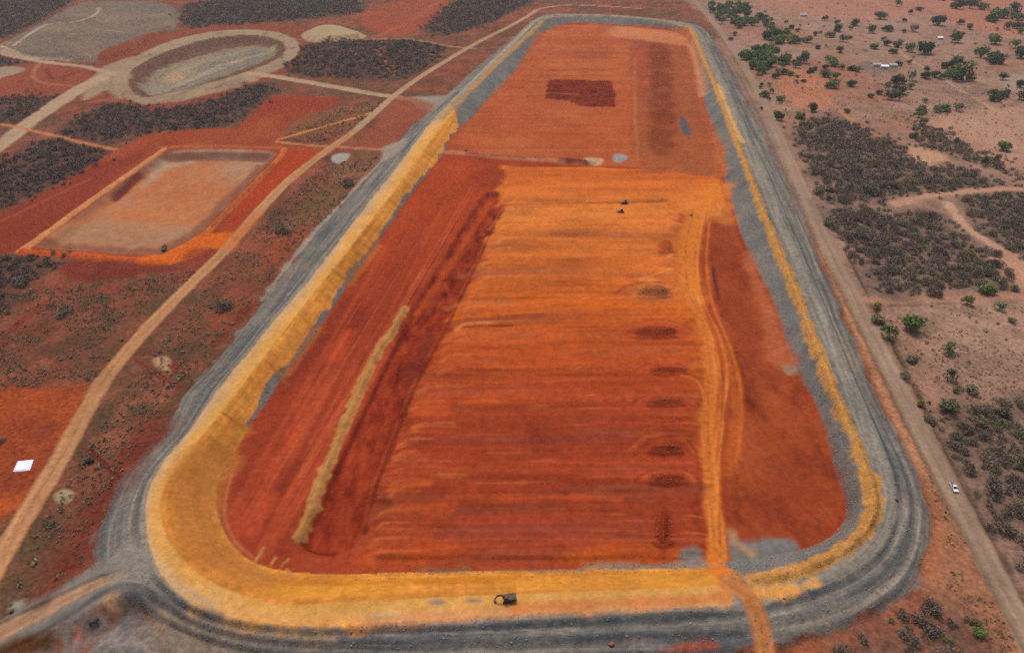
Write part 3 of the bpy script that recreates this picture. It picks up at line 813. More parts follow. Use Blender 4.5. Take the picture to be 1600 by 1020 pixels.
area([(1540, 395), (1600, 400), (1620, 450), (1580, 445)], C(188, 142, 120), 0, 4, 4)
track([(1340, 52), (1390, 70), (1420, 92), (1450, 110), (1500, 140), (1560, 175)], 3.5, C(198, 158, 134), 0, 2, 1.5, alpha=0.7)
track([(1246, 118), (1290, 155), (1340, 195), (1400, 225)], 5, C(192, 132, 96), 0, 2, 2, alpha=0.8)
area([(1225, 110), (1290, 120), (1300, 165), (1250, 170), (1215, 150)], C(190, 122, 92), 0, 8, 6, alpha=0.7, patchy=0.3)
area([(1460, 0), (1600, 0), (1600, 60), (1480, 30)], C(184, 118, 94), 0, 25, 15, alpha=0.6)
area([(1450, 190), (1600, 170), (1600, 260), (1510, 230)], C(190, 146, 124), 0, 10, 8, alpha=0.7)
area([(1180, -20), (1500, -20), (1420, 30), (1220, 20)], C(182, 124, 104), 0, 25, 15, alpha=0.6)
area([(1350, 95), (1400, 108), (1395, 114), (1345, 110)], C(128, 112, 106), 0, 4, 4, alpha=0.7)
area([(1560, 120), (1600, 118), (1600, 140), (1570, 138)], C(168, 152, 136), 0, 6, 6, alpha=0.6)

# ------------------------------------------------------------------ west side: pads, roads, pits
SCRUB_W = {
    'a': [(92, 205), (140, 172), (190, 160), (270, 168), (340, 152), (385, 134), (432, 130), (428, 148), (370, 190), (330, 200),
          (240, 206), (172, 224), (100, 212)],
    'b': [(-60, 300), (0, 262), (50, 226), (96, 218), (176, 240), (90, 290), (0, 330), (-60, 350)],
    'c': [(278, 30), (292, 6), (420, -8), (560, -8), (566, 20), (440, 34), (340, 42), (300, 46)],
    'd': [(430, 98), (470, 72), (520, 64), (640, 62), (700, 74), (664, 108), (610, 124), (500, 121), (440, 112)],
    'e': [(655, 45), (690, 14), (740, -8), (850, -8), (800, 18), (772, 34), (700, 56)],
    'f': [(-60, 150), (0, 150), (92, 150), (62, 188), (-60, 196)],
    'g': [(-30, 402), (50, 400), (112, 406), (70, 436), (0, 456), (-30, 456)],
    'h': [(-60, 60), (-60, -10), (120, -10), (100, 12), (40, 44), (0, 62)],
    'i': [(-30, 462), (26, 464), (10, 486), (-30, 492)],
    'j': [(-60, 92), (0, 88), (40, 98), (0, 106), (-60, 106)],
}
DARKSOIL = lambda X, Y: C(86, 68, 60) + (C(116, 86, 72) - C(86, 68, 60)) * np.clip(fbm(X / 12, Y / 16, 301, 3), 0, 1)[..., None]
for k, p in SCRUB_W.items():
    area(p, DARKSOIL, 0, 9, 9, rscale=26, alpha=0.85, patchy=0.25)
area([(560, 30), (600, 6), (700, -6), (690, 20), (650, 48), (590, 52)], C(160, 78, 54), 0, 6, 5, alpha=0.9, patchy=0.2)
track([(590, 56), (640, 34), (690, 0)], 12, C(178, 92, 64), 0, 6, 4, alpha=0.7)
track([(600, 60), (600, 90), (615, 118)], 8, C(170, 108, 80), 0, 3, 4, patchy=0.4)
area([(0, 110), (60, 100), (140, 108), (130, 140), (60, 152), (0, 152)], C(152, 78, 56), 0, 4, 4, alpha=0.9)
track([(60, 100), (52, 120), (70, 130), (120, 136)], 5, C(170, 108, 84), 0, 2, 1.5)
track([(74, 108), (84, 124), (125, 112)], 6, C(124, 62, 46), 0, 2, 2, alpha=0.8, ridge=2, lumps=0.3)
area([(-20, 108), (20, 104), (40, 110), (10, 120), (-20, 124)], C(166, 142, 122), 0, 3, 3)
# rock pad (flat-topped dump)
area([(-20, 78), (30, 52), (70, 30), (118, 6), (180, 2), (258, 4), (279, 20), (272, 42), (232, 68), (165, 92), (100, 92), (40, 86)],
     lambda X, Y: C(124, 108, 96) + (C(148, 122, 104) - C(124, 108, 96)) * np.clip(fbm(X / 60, Y / 60, 311, 4) * 1.3, 0, 1)[..., None],
     3, 3, 4, raise_to=5.0, slope=14, zone=PAD)
track([(20, 72), (70, 40), (120, 34), (150, 22), (155, 12)], 5, C(186, 166, 148), 5, 2, 2, alpha=0.8)
track([(0, 76), (40, 88), (110, 94)], 5, C(188, 164, 140), 1, 2, 2, alpha=0.8)
# red apron round the quarry
area([(150, 98), (200, 70), (290, 44), (400, 36), (470, 40), (480, 62), (470, 100), (400, 130), (280, 168), (190, 160)], C(140, 74, 54), 0, 4, 4)
# quarry with rim road
RIM = [(180, 116), (204, 94), (262, 66), (330, 50), (400, 47), (448, 55), (468, 72), (460, 94), (424, 114), (385, 132), (335, 146),
       (272, 159), (222, 163), (192, 152), (178, 132)]
area(RIM, lambda X, Y: C(168, 142, 116) + (C(138, 110, 92) - C(168, 142, 116)) * np.clip(fbm(X / 14, Y / 22, 328, 3) * 1.4, 0, 1)[..., None], 0, 3, 5, zone=HAUL, raise_to=0.8, slope=6)
PITP = [(199, 128), (206, 112), (222, 100), (270, 78), (335, 60), (398, 56), (436, 64), (447, 76), (436, 92), (400, 108), (345, 126),
        (285, 142), (240, 152), (214, 150)]
PITB = [(222, 138), (236, 118), (275, 100), (330, 84), (390, 72), (425, 76), (428, 88), (390, 104), (340, 122), (285, 140), (245, 150), (228, 148)]
PB, PBd = area(PITP, C(116, 84, 68), 0, 2, 2, zone=QUARRY)
t = sm(-(PBd + 5 * fbm(PB.X / 20, PB.Y / 26, 326, 3)) / 24.0)
H[PB.s] = H[PB.s] * (1 - t) - (8 + 1.6 * fbm(PB.X / 16, PB.Y / 22, 325, 3)) * t
area(PITB, lambda X, Y: C(146, 132, 112) + (C(176, 152, 124) - C(146, 132, 112)) * np.clip(fbm(X / 35, Y / 50, 321, 4) * 1.5, 0, 1)[..., None],
     -8, 5, 8, zone=QUARRY)
area([(300, 112), (360, 92), (410, 80), (400, 98), (330, 122)], C(122, 116, 106), -12, 10, 8, alpha=0.6, patchy=0.5)
for k_, (a_, b_, c_) in enumerate([((230, 146), (300, 110), (150, 140, 124)), ((250, 148), (340, 110), (112, 108, 102)), ((260, 140), (380, 92), (180, 160, 136)),
                                   ((320, 128), (420, 88), (118, 112, 104)), ((290, 106), (400, 74), (168, 148, 124)), ((226, 134), (262, 112), (146, 112, 86)),
                                   ((340, 82), (410, 72), (150, 98, 76))]):
    track([a_, ((a_[0] + b_[0]) / 2 + 6, (a_[1] + b_[1]) / 2 - 2), b_], 9, C(*c_), -8, 5, 5, alpha=0.6, patchy=0.5)
track([(240, 140), (300, 128), (350, 104), (430, 84)], 7, C(178, 158, 134), -11, 4, 3, alpha=0.7)
area([(256, 128), (280, 118), (290, 128), (268, 136)], C(186, 148, 116), -12, 5, 4, alpha=0.8)
track([(175, 118), (176, 134)], 5, C(110, 66, 52), 0, 2, 2, alpha=0.8, ridge=2.0)
# beige stockpile
area([(470, 54), (488, 44), (518, 40), (550, 45), (572, 56), (540, 63), (490, 64)], C(182, 158, 124), 2, 2, 3, add=6, slope=16)
# haul roads
area([(128, 156), (140, 128), (160, 106), (186, 96), (212, 88), (206, 110), (196, 138), (190, 156), (168, 142), (150, 150)], C(166, 140, 116), 0, 4, 4, alpha=0.9, zone=HAUL)
track([(-60, 268), (0, 228), (48, 190), (98, 156), (138, 132), (170, 116)], 17, C(182, 152, 124), 0, 2, 1.5, zone=HAUL, ruts=C(196, 168, 142), taper=(0.9, 1.3))
track([(172, 114), (130, 104), (70, 97), (0, 84), (-50, 76)], 11, C(184, 152, 126), 0, 2, 2, zone=HAUL)
track([(390, 116), (430, 120), (500, 132), (580, 146), (640, 155), (684, 156)], 12, C(184, 152, 124), 0, 2, 1.5, zone=HAUL, taper=(1.3, 0.9))
track([(560, 62), (640, 62), (700, 72), (740, 76)], 7, C(172, 134, 108), 0, 2, 2, alpha=0.9, zone=HAUL)
area([(640, 152), (690, 150), (712, 144), (676, 176), (650, 164)], C(160, 148, 136), 0, 4, 3, alpha=0.8)
track([(470, 62), (500, 66), (560, 60)], 5, C(166, 110, 86), 0, 2, 2, alpha=0.8)
# thin paths
track([(-30, 188), (40, 202), (92, 214), (150, 228), (210, 240), (250, 248)], 5, C(194, 122, 84), 0, 1.5, 1.2)
# red graded ground round the settling pit
area([(-40, 350), (0, 340), (90, 290), (170, 240), (230, 210), (300, 202), (370, 200), (430, 148), (530, 152), (470, 196), (432, 218), (506, 234),
      (440, 300), (372, 366), (352, 392), (330, 402), (250, 416), (100, 402), (30, 396), (-40, 396)],
     lambda X, Y: C(152, 68, 42) + (C(168, 86, 56) - C(152, 68, 42)) * np.clip(fbm(X / 40, Y / 60, 331, 3) + 0.2, 0, 1)[..., None],
     0, 3, 2, curve=False)
area([(-40, 396), (-40, 352), (60, 305), (150, 258), (230, 240), (150, 300), (35, 388)], C(138, 58, 42), 0, 5, 4, alpha=0.7)
track([(-20, 355), (60, 318), (140, 280)], 2.5, C(172, 92, 66), 0, 1.5, 1, alpha=0.6)
area([(430, 150), (530, 153), (500, 176), (455, 168), (400, 178)], C(150, 62, 44), 0, 5, 4, alpha=0.7)
area([(480, 178), (560, 165), (600, 160), (560, 200), (520, 212), (440, 214)], C(140, 92, 62), 0, 4, 4, alpha=0.8, patchy=0.3)
area([(445, 236), (500, 238), (440, 296), (390, 330), (350, 368), (370, 320), (430, 260)], C(176, 66, 36), 0, 4, 3, alpha=0.8)
# settling pit
POND_TOP = [(252, 238), (428, 238), (426, 250), (312, 366), (300, 376), (252, 400), (150, 394), (52, 388)]
PB, PBd = area(POND_TOP, C(150, 96, 74), 0, 1.5, 1.5, zone=POND, curve=False)
t = sm(-PBd / 9.0)
H[PB.s] = H[PB.s] * (1 - t) - (4 + 0.5 * fbm(PB.X / 9, PB.Y / 14, 327, 3)) * t
area([(272, 250), (412, 250), (400, 262), (300, 362), (246, 390), (150, 386), (76, 380)],
     lambda X, Y: C(180, 132, 104) + (C(190, 118, 76) - C(180, 132, 104)) * np.clip(fbm(X / 45, Y / 60, 341, 3) * 1.6 + 0.35, 0, 1)[..., None],
     -5, 3, 3, zone=POND, curve=False)
area([(150, 350), (250, 352), (300, 356), (246, 388), (150, 384), (90, 378)], C(168, 136, 110), -5, 6, 5, alpha=0.55, patchy=0.4)
area([(270, 246), (420, 246), (408, 260), (360, 252), (300, 256), (260, 270), (220, 300), (228, 286)], C(184, 162, 140), -5, 5, 4, alpha=0.7, patchy=0.3)
area([(176, 312), (200, 288), (218, 274), (222, 280), (200, 302), (184, 314)], C(112, 46, 38), -4, 2, 2, alpha=0.9)
area([(260, 242), (420, 242), (416, 250), (330, 248), (262, 250)], C(124, 70, 56), -2, 3, 3, alpha=0.8, patchy=0.3)
track([(256, 232), (200, 272), (140, 314), (80, 357), (34, 390)], 5.5, C(214, 142, 92), 0.6, 1.2, 0.8, ridge=1.3, taper=(0.9, 1.2))
track([(444, 232), (436, 246), (400, 284), (350, 334), (316, 368)], 5, C(206, 112, 60), 0.6, 1.2, 0.8, ridge=1.5)
track([(428, 258), (380, 306), (330, 356)], 2, C(156, 78, 42), 0, 1, 0.8, alpha=0.7)
track([(250, 230), (340, 228), (440, 232)], 6, C(178, 96, 62), 0, 2, 1.5)
track([(36, 394), (120, 398), (200, 406), (250, 408)], 7, C(196, 88, 40), 0, 1.5, 1.5, ridge=1.0)
area([(246, 396), (300, 372), (330, 364), (372, 366), (360, 392), (330, 388), (300, 402), (250, 414), (210, 410)], C(212, 104, 38), 0, 2.5, 2.5)
area([(100, 408), (200, 412), (290, 418), (240, 430), (120, 440)], C(124, 48, 38), 0, 4, 4, alpha=0.75)
area([(300, 388), (340, 392), (330, 420), (280, 420)], C(146, 62, 44), 0, 4, 3, alpha=0.7)
# lower left: speckled red ground, orange works pad, furrow lines
area([(-40, 616), (60, 604), (130, 606), (140, 628), (110, 690), (60, 770), (20, 806), (-40, 812)],
     lambda X, Y: C(168, 78, 42) + (C(140, 64, 42) - C(168, 78, 42)) * np.clip(fbm(X / 16, Y / 16, 351, 3) * 1.3 + 0.2, 0, 1)[..., None], 0, 5, 4, alpha=0.95)
area([(-30, 780), (30, 776), (20, 800), (-30, 806)], C(192, 94, 44), 0, 4, 4, alpha=0.7)
track([(100, 450), (60, 480), (0, 530), (-40, 560)], 4, C(136, 58, 46), 0, 2, 1.5)
track([(96, 456), (180, 450), (300, 430)], 5, C(138, 62, 48), 0, 3, 2, alpha=0.6)
area([(240, 640), (270, 680), (210, 760), (170, 800), (140, 870), (120, 900), (60, 930), (100, 840), (160, 740)], C(118, 54, 44), 0, 6, 5, alpha=0.7, patchy=0.4)
area([(150, 780), (200, 700), (220, 700), (190, 740), (160, 800), (138, 870), (96, 926), (90, 910)], C(112, 48, 38), 0, 5, 5, alpha=0.7, patchy=0.4)
track([(138, 704), (160, 722), (186, 746)], 1.6, C(104, 44, 36), 0, 0.8, 0.6, cut=0.4)
track([(208, 560), (240, 580), (290, 612)], 2.5, C(124, 56, 44), 0, 1.2, 1, alpha=0.8)
area([(238, 562), (262, 558), (272, 572), (262, 582)], C(184, 140, 112), 0, 1.5, 2)
area([(262, 572), (280, 566), (284, 580), (270, 586)], C(134, 58, 44), 0, 1.5, 1.5)
area([(330, 520), (390, 470), (450, 400), (480, 350), (460, 350), (400, 420), (330, 490)], C(160, 76, 50), 0, 5, 5, alpha=0.5, patchy=0.5)
area([(360, 500), (400, 470), (370, 510), (330, 550)], C(124, 48, 38), 0, 3, 3, alpha=0.7)
area([(540, 240), (600, 238), (560, 280), (500, 340), (450, 360), (440, 350), (500, 290)], C(128, 96, 66), 0, 5, 5, alpha=0.6, patchy=0.4)
area([(518, 246), (530, 240), (548, 240), (540, 252), (524, 256)], C(172, 160, 152), 0, 1.5, 1.5)
area([(82, 776), (96, 764), (112, 764), (114, 776), (104, 786), (88, 786)], C(172, 150, 120), 0, 1.2, 1.2, add=1.2, slope=3)
area([(620, 150), (680, 166), (640, 200), (600, 230), (560, 226), (590, 190)], C(158, 84, 58), 0, 4, 3, alpha=0.7)
# long dirt road on the west
WR_ = [(-60, 980), (-12, 896), (40, 806), (88, 728), (128, 654), (172, 582), (230, 514), (290, 452), (350, 394), (398, 338), (450, 284),
       (508, 238), (558, 202), (612, 154), (652, 124), (700, 94), (748, 66), (796, 42), (828, 24), (846, 14), (900, 8), (1000, 14)]
track(WR_, 8.2, C(186, 132, 92), 0, 1.0, 0.8, zone=DIRT, ruts=C(202, 150, 110), level=[0.3, 0.3])
track(WR_[12:], 7, C(176, 150, 126), 0, 1.5, 1, alpha=0.8)
track([(356, 386), (376, 366), (400, 338)], 8, C(212, 116, 56), 0, 2.5, 2, alpha=0.6)
# side tracks
track([(436, 218), (480, 205), (540, 188), (580, 176)], 4, C(206, 138, 76), 0, 1, 0.8)
track([(432, 222), (500, 228), (600, 234), (622, 236)], 4.5, C(192, 122, 90), 0, 1.2, 1)
area([(600, 228), (640, 218), (624, 240), (600, 252)], C(158, 142, 130), 1, 2.5, 2)
track([(604, 244), (520, 330), (460, 400), (410, 466)], 3, C(162, 148, 136), 0.5, 1.5, 2, patchy=0.4)

# ------------------------------------------------------------------ soil mottling (real colour variation of the ground)
mot = 1 + 0.11 * fbm(GX / 26, GY / 26, 401, 3) + 0.15 * fbm(GX / 4.5, GY / 5.0, 402, 4) + 0.06 * vn(GX / 0.9, GY / 1.1, 403)
rockz = (ZONE == EMB)
mot = mot + rockz * 0.10 * vn(GX / 1.6, GY / 1.9, 404)
RGB *= mot[..., None].astype(np.float32)
np.clip(RGB, 0.004, 0.9, out=RGB)
H += (0.05 * vn(GX / 2.2, GY / 2.4, 411)).astype(np.float32)


def ground_z(x, y):
    j = np.clip(np.searchsorted(YR, y) - 1, 0, NR - 2)
    tj = (y - YR[j]) / (YR[j + 1] - YR[j])
    w = WR[j] * (1 - tj) + WR[j + 1] * tj
    u = x / w
    i = np.clip(np.searchsorted(UC, u) - 1, 0, NC - 2)
    ti = (u - UC[i]) / (UC[i + 1] - UC[i])
    return (H[j, i] * (1 - tj) * (1 - ti) + H[j + 1, i] * tj * (1 - ti) + H[j, i + 1] * (1 - tj) * ti + H[j + 1, i + 1] * tj * ti)


def gz(x, y):
    return float(ground_z(np.array([x]), np.array([y]))[0])


# ------------------------------------------------------------------ materials
def new_mat(name):
    m = bpy.data.materials.new(name)
    m.use_nodes = True
    nt = m.node_tree
    return m, nt, nt.nodes, nt.links, nt.nodes['Principled BSDF']


def soil_material(name, grain, bump, spread=0.3, rough=0.95):
    m, nt, N, L, B = new_mat(name)
    at = N.new('ShaderNodeAttribute')
    at.attribute_name = 'Col'
    geo = N.new('ShaderNodeNewGeometry')
    n = N.new('ShaderNodeTexNoise')
    n.inputs['Scale'].default_value = grain
    n.inputs['Detail'].default_value = 5
    n.inputs['Roughness'].default_value = 0.7
    L.new(geo.outputs['Position'], n.inputs['Vector'])
    mr = N.new('ShaderNodeMapRange')
    mr.inputs['From Min'].default_value = 0.25
    mr.inputs['From Max'].default_value = 0.75
    mr.inputs['To Min'].default_value = 1 - spread
    mr.inputs['To Max'].default_value = 1 + spread
    L.new(n.outputs['Fac'], mr.inputs['Value'])
    vm = N.new('ShaderNodeVectorMath')
    vm.operation = 'SCALE'
    L.new(at.outputs['Color'], vm.inputs[0])
    L.new(mr.outputs['Result'], vm.inputs['Scale'])
    L.new(vm.outputs['Vector'], B.inputs['Base Color'])
    bp = N.new('ShaderNodeBump')
    bp.inputs['Strength'].default_value = 0.6
    bp.inputs['Distance'].default_value = bump
    L.new(n.outputs['Fac'], bp.inputs['Height'])
    L.new(bp.outputs['Normal'], B.inputs['Normal'])
    B.inputs['Roughness'].default_value = rough
    B.inputs['Specular IOR Level'].default_value = 0.0
    return m


# ------------------------------------------------------------------ the setting as seamless sheets of ground
idx = np.arange(NR * NC).reshape(NR, NC)
quads = np.stack([idx[:-1, :-1], idx[:-1, 1:], idx[1:, 1:], idx[1:, :-1]], -1).reshape(-1, 4)
fz = ZONE[:-1, :-1].reshape(-1)
VX = np.stack([GX.ravel(), GY.ravel(), H.ravel()], -1).astype(np.float32)
VC = np.concatenate([RGB.reshape(-1, 3), np.ones((NR * NC, 1), np.float32)], 1)


def np_mesh(name, verts, faces, mat, attr=None, smooth=False):
    k = faces.shape[1]
    me = bpy.data.meshes.new(name)
    me.vertices.add(len(verts))
    me.vertices.foreach_set('co', np.ascontiguousarray(verts, np.float32).ravel())
    me.loops.add(faces.size)
    me.loops.foreach_set('vertex_index', np.ascontiguousarray(faces, np.int32).ravel())
    me.polygons.add(len(faces))
    me.polygons.foreach_set('loop_start', np.arange(0, faces.size, k, dtype=np.int32))
    me.update(calc_edges=True)
    if smooth:
        me.polygons.foreach_set('use_smooth', np.ones(len(faces), bool))
    if attr is not None:
        for an, (typ, data) in attr.items():
            A = me.attributes.new(an, typ, 'POINT')
            A.data.foreach_set('color' if typ == 'FLOAT_COLOR' else 'value', np.ascontiguousarray(data, np.float32).ravel())
    me.materials.append(mat)
    return me


ZN = {GROUND: ('ground', 0.5, 0.5, 0.55), EMB: ('embankment', 0.6, 0.6, 0.36), FLOOR: ('basin_floor', 0.4, 0.25, 0.26),
      GRAVEL: ('gravel_road', 0.7, 0.15, 0.25), DIRT: ('dirt_road', 0.5, 0.2, 0.3), HAUL: ('haul_road', 0.4, 0.3, 0.35),
      QUARRY: ('quarry_pit', 0.25, 0.9, 0.6), POND: ('settling_pit', 0.25, 0.3, 0.2), PAD: ('rock_pad', 0.25, 0.9, 0.6),
      ACCESS: ('access_track', 0.5, 0.25, 0.3), CLAY: ('clay_lining', 0.5, 0.25, 0.22), TRAIL: ('sandy_track', 0.5, 0.3, 0.4)}
for zid, (nm, grain, bump, spread) in ZN.items():
    f = quads[fz == zid]
    if not len(f):
        continue
    u, inv = np.unique(f, return_inverse=True)
    me = np_mesh(nm, VX[u], inv.reshape(-1, 4), soil_material(nm + '_soil', grain, bump, spread), {'Col': ('FLOAT_COLOR', VC[u])}, True)
    o = bpy.data.objects.new(nm, me)
    o['kind'] = 'structure'
    COL.objects.link(o)
# ------------------------------------------------------------------ small helpers for things
def link(name, me, parent=None):
    o = bpy.data.objects.new(name, me)
    COL.objects.link(o)
    if parent is not None:
        o.parent = parent
    return o


def tag(o, label, cat, group=None, kind=None):
    o['label'] = label
    o['category'] = cat
    if group:
        o['group'] = group
    if kind:
        o['kind'] = kind
    return o


def empty(name, loc, rz=0.0, s=1.0):
    o = bpy.data.objects.new(name, None)
    o.empty_display_size = 0.5
    o.location = loc
    o.rotation_euler = (0, 0, rz)
    o.scale = (s, s, s)
    COL.objects.link(o)
    return o


class MB:
    """collects shapes into one mesh"""

    def __init__(self):
        self.v, self.f = [], []

    def hull(self, pts_a, pts_b):
        """prism between two rings with the same count"""
        n = len(pts_a)
        o = len(self.v)
        self.v += [tuple(p) for p in pts_a] + [tuple(p) for p in pts_b]
        for i in range(n):
            j = (i + 1) % n
            self.f.append((o + i, o + j, o + n + j, o + n + i))
        self.f.append(tuple(o + i for i in reversed(range(n))))
        self.f.append(tuple(o + n + i for i in range(n)))
        return self

    def box(self, c, s, top=1.0, topy=None):
        x, y, z = c
        a, b, h = s[0] / 2, s[1] / 2, s[2] / 2
        ty = top if topy is None else topy
        self.hull([(x - a, y - b, z - h), (x + a, y - b, z - h), (x + a, y + b, z - h), (x - a, y + b, z - h)],
                  [(x - a * top, y - b * ty, z + h), (x + a * top, y - b * ty, z + h), (x + a * top, y + b * ty, z + h),
                   (x - a * top, y + b * ty, z + h)])
        return self

    def profile(self, xz, y0, y1):
        """side outline in x,z extruded across y"""
        self.hull([(x, y0, z) for x, z in xz], [(x, y1, z) for x, z in xz])
        return self

    def cyl(self, c, r, h, axis='y', n=14, r2=None):
        r2 = r if r2 is None else r2
        A, Bq = [], []
        for i in range(n):
            t = 2 * math.pi * i / n
            p, q = math.cos(t), math.sin(t)
            if axis == 'y':
                A.append((c[0] + r * p, c[1] - h / 2, c[2] + r * q)); Bq.append((c[0] + r2 * p, c[1] + h / 2, c[2] + r2 * q))
            else:
                A.append((c[0] + r * p, c[1] + r * q, c[2] - h / 2)); Bq.append((c[0] + r2 * p, c[1] + r2 * q, c[2] + h / 2))
        self.hull(A, Bq)
        return self

    def limb(self, pts, radii, n=6):
        o = len(self.v)
        for k, (p, r) in enumerate(zip(pts, radii)):
            for i in range(n):
                t = 2 * math.pi * i / n
                self.v.append((p[0] + r * math.cos(t), p[1] + r * math.sin(t), p[2]))
        for k in range(len(pts) - 1):
            for i in range(n):
                j = (i + 1) % n
                self.f.append((o + k * n + i, o + k * n + j, o + (k + 1) * n + j, o + (k + 1) * n + i))
        return self

    def mesh(self, name, mat):
        me = bpy.data.meshes.new(name)
        me.from_pydata(self.v, [], self.f)
        me.materials.append(mat)
        me.validate()
        return me

    def part(self, name, mat, parent, bevel=0.0):
        o = link(name, self.mesh(name, mat), parent)
        if bevel:
            md = o.modifiers.new('bevel', 'BEVEL')
            md.width = bevel
            md.segments = 2
        return o


def paint_mat(name, rgb, rough=0.5, dirt=(0.30, 0.16, 0.09), amount=0.5, metal=0.0, scale=1.2):
    m, nt, N, L, B = new_mat(name)
    tc = N.new('ShaderNodeTexCoord')
    n = N.new('ShaderNodeTexNoise')
    n.inputs['Scale'].default_value = scale
    n.inputs['Detail'].default_value = 5
    L.new(tc.outputs['Object'], n.inputs['Vector'])
    r = N.new('ShaderNodeMapRange')
    r.inputs['From Min'].default_value = 0.42
    r.inputs['From Max'].default_value = 0.72
    r.inputs['To Max'].default_value = amount
    L.new(n.outputs['Fac'], r.inputs['Value'])
    mx = N.new('ShaderNodeMix')
    mx.data_type = 'RGBA'
    mx.inputs['A'].default_value = (*rgb, 1)
    mx.inputs['B'].default_value = (*dirt, 1)
    L.new(r.outputs['Result'], mx.inputs['Factor'])
    L.new(mx.outputs['Result'], B.inputs['Base Color'])
    B.inputs['Roughness'].default_value = rough
    B.inputs['Metallic'].default_value = metal
    return m


def foliage_mat(name, dark, light, use_attr=False, third=None):
    m, nt, N, L, B = new_mat(name)
    if use_attr:
        src = N.new('ShaderNodeAttribute')
        src.attribute_name = 'tint'
        out = src.outputs['Fac']
    else:
        src = N.new('ShaderNodeObjectInfo')
        out = src.outputs['Random']
    geo = N.new('ShaderNodeNewGeometry')
    n = N.new('ShaderNodeTexNoise')
    n.inputs['Scale'].default_value = 0.7
    n.inputs['Detail'].default_value = 3
    L.new(geo.outputs['Position'], n.inputs['Vector'])
    ad = N.new('ShaderNodeMath')
    ad.operation = 'MULTIPLY_ADD'
    ad.inputs[1].default_value = 0.55
    L.new(out, ad.inputs[0])
    sc = N.new('ShaderNodeMath')
    sc.operation = 'MULTIPLY_ADD'
    sc.inputs[1].default_value = 1.2
    sc.inputs[2].default_value = -0.35
    L.new(n.outputs['Fac'], sc.inputs[0])
    L.new(sc.outputs[0], ad.inputs[2])
    mx = N.new('ShaderNodeMix')
    mx.data_type = 'RGBA'
    mx.clamp_factor = True
    mx.inputs['A'].default_value = (*dark, 1)
    mx.inputs['B'].default_value = (*light, 1)
    L.new(ad.outputs[0], mx.inputs['Factor'])
    if third is None:
        L.new(mx.outputs['Result'], B.inputs['Base Color'])
    else:
        gt = N.new('ShaderNodeMapRange')
        gt.inputs['From Min'].default_value = 0.74
        gt.inputs['From Max'].default_value = 0.92
        L.new(out, gt.inputs['Value'])
        m3 = N.new('ShaderNodeMix')
        m3.data_type = 'RGBA'
        m3.inputs['B'].default_value = (*third, 1)
        L.new(gt.outputs['Result'], m3.inputs['Factor'])
        L.new(mx.outputs['Result'], m3.inputs['A'])
        L.new(m3.outputs['Result'], B.inputs['Base Color'])
    B.inputs['Roughness'].default_value = 0.9
    B.inputs['Specular IOR Level'].default_value = 0.0
    return m


M_BARK = paint_mat('bark', (0.10, 0.075, 0.055), 0.95, (0.06, 0.045, 0.035), 0.8, scale=3)
M_GREEN = foliage_mat('leaf_green', (0.050, 0.078, 0.026), (0.145, 0.190, 0.055))
M_DARK = foliage_mat('leaf_dark', (0.026, 0.038, 0.018), (0.066, 0.086, 0.036))
M_OLIVE = foliage_mat('leaf_olive', (0.080, 0.076, 0.042), (0.160, 0.148, 0.076))
M_YEL = foliage_mat('leaf_yellow', (0.120, 0.120, 0.020), (0.220, 0.200, 0.045))
M_DRY = foliage_mat('twig_dry', (0.100, 0.069, 0.050), (0.275, 0.195, 0.146), False, (0.15, 0.15, 0.07))
M_DRYS = foliage_mat('twig_dry_mass', (0.098, 0.067, 0.049), (0.268, 0.190, 0.143), True, (0.14, 0.14, 0.065))
M_DRYW = foliage_mat('twig_dry_dark', (0.072, 0.046, 0.035), (0.190, 0.126, 0.096), True)
M_TUFT = foliage_mat('tuft_mass', (0.140, 0.098, 0.060), (0.290, 0.200, 0.130), True, (0.15, 0.15, 0.07))


# ------------------------------------------------------------------ vegetation prototypes (unit crown width)
def leaf_cloud(seed, n, leaf, lobes, flat=0.75, radial=False):
    r = np.random.default_rng(seed)
    L = []
    for k in range(lobes):
        a = r.uniform(0, 2 * math.pi)
        rad = r.uniform(0.08, 0.32)
        L.append((rad * math.cos(a), rad * math.sin(a), r.uniform(0.30, 0.60) * flat, r.uniform(0.18, 0.28)))
    L[0] = (0, 0, 0.52 * flat, 0.33)
    V, Fc = [], []
    for i in range(n):
        c = L[r.integers(len(L))]
        d = r.normal(size=3)
        d /= np.linalg.norm(d)
        rr = c[3] * (r.uniform(0.35, 1.0) ** 0.5)
        p = np.array([c[0], c[1], c[2]]) + d * rr * np.array([1, 1, 0.8])
        if p[2] < 0.04:
            p[2] = 0.04 + r.uniform(0, 0.05)
        if radial:
            t1 = d + r.normal(size=3) * 0.5
            t1 /= np.linalg.norm(t1)
            t2 = np.cross(t1, r.normal(size=3))
            t2 /= np.linalg.norm(t2)
            a, b_ = leaf * r.uniform(0.8, 1.9), leaf * r.uniform(0.22, 0.45)
        else:
            nrm = d + r.normal(size=3) * 0.55 + np.array([0, 0, 0.35])
            nrm /= np.linalg.norm(nrm)
            t1 = np.cross(nrm, r.normal(size=3))
            t1 /= np.linalg.norm(t1)
            t2 = np.cross(nrm, t1)
            a, b_ = leaf * r.uniform(0.6, 1.3), leaf * r.uniform(0.5, 1.0)
        o = len(V)
        V += [p - t1 * a, p + t2 * b_, p + t1 * a * r.uniform(0.7, 1.1), p - t2 * b_ * r.uniform(0.6, 1.1)]
        Fc.append((o, o + 1, o + 2, o + 3))
    return np.array(V, np.float32), np.array(Fc, np.int32)


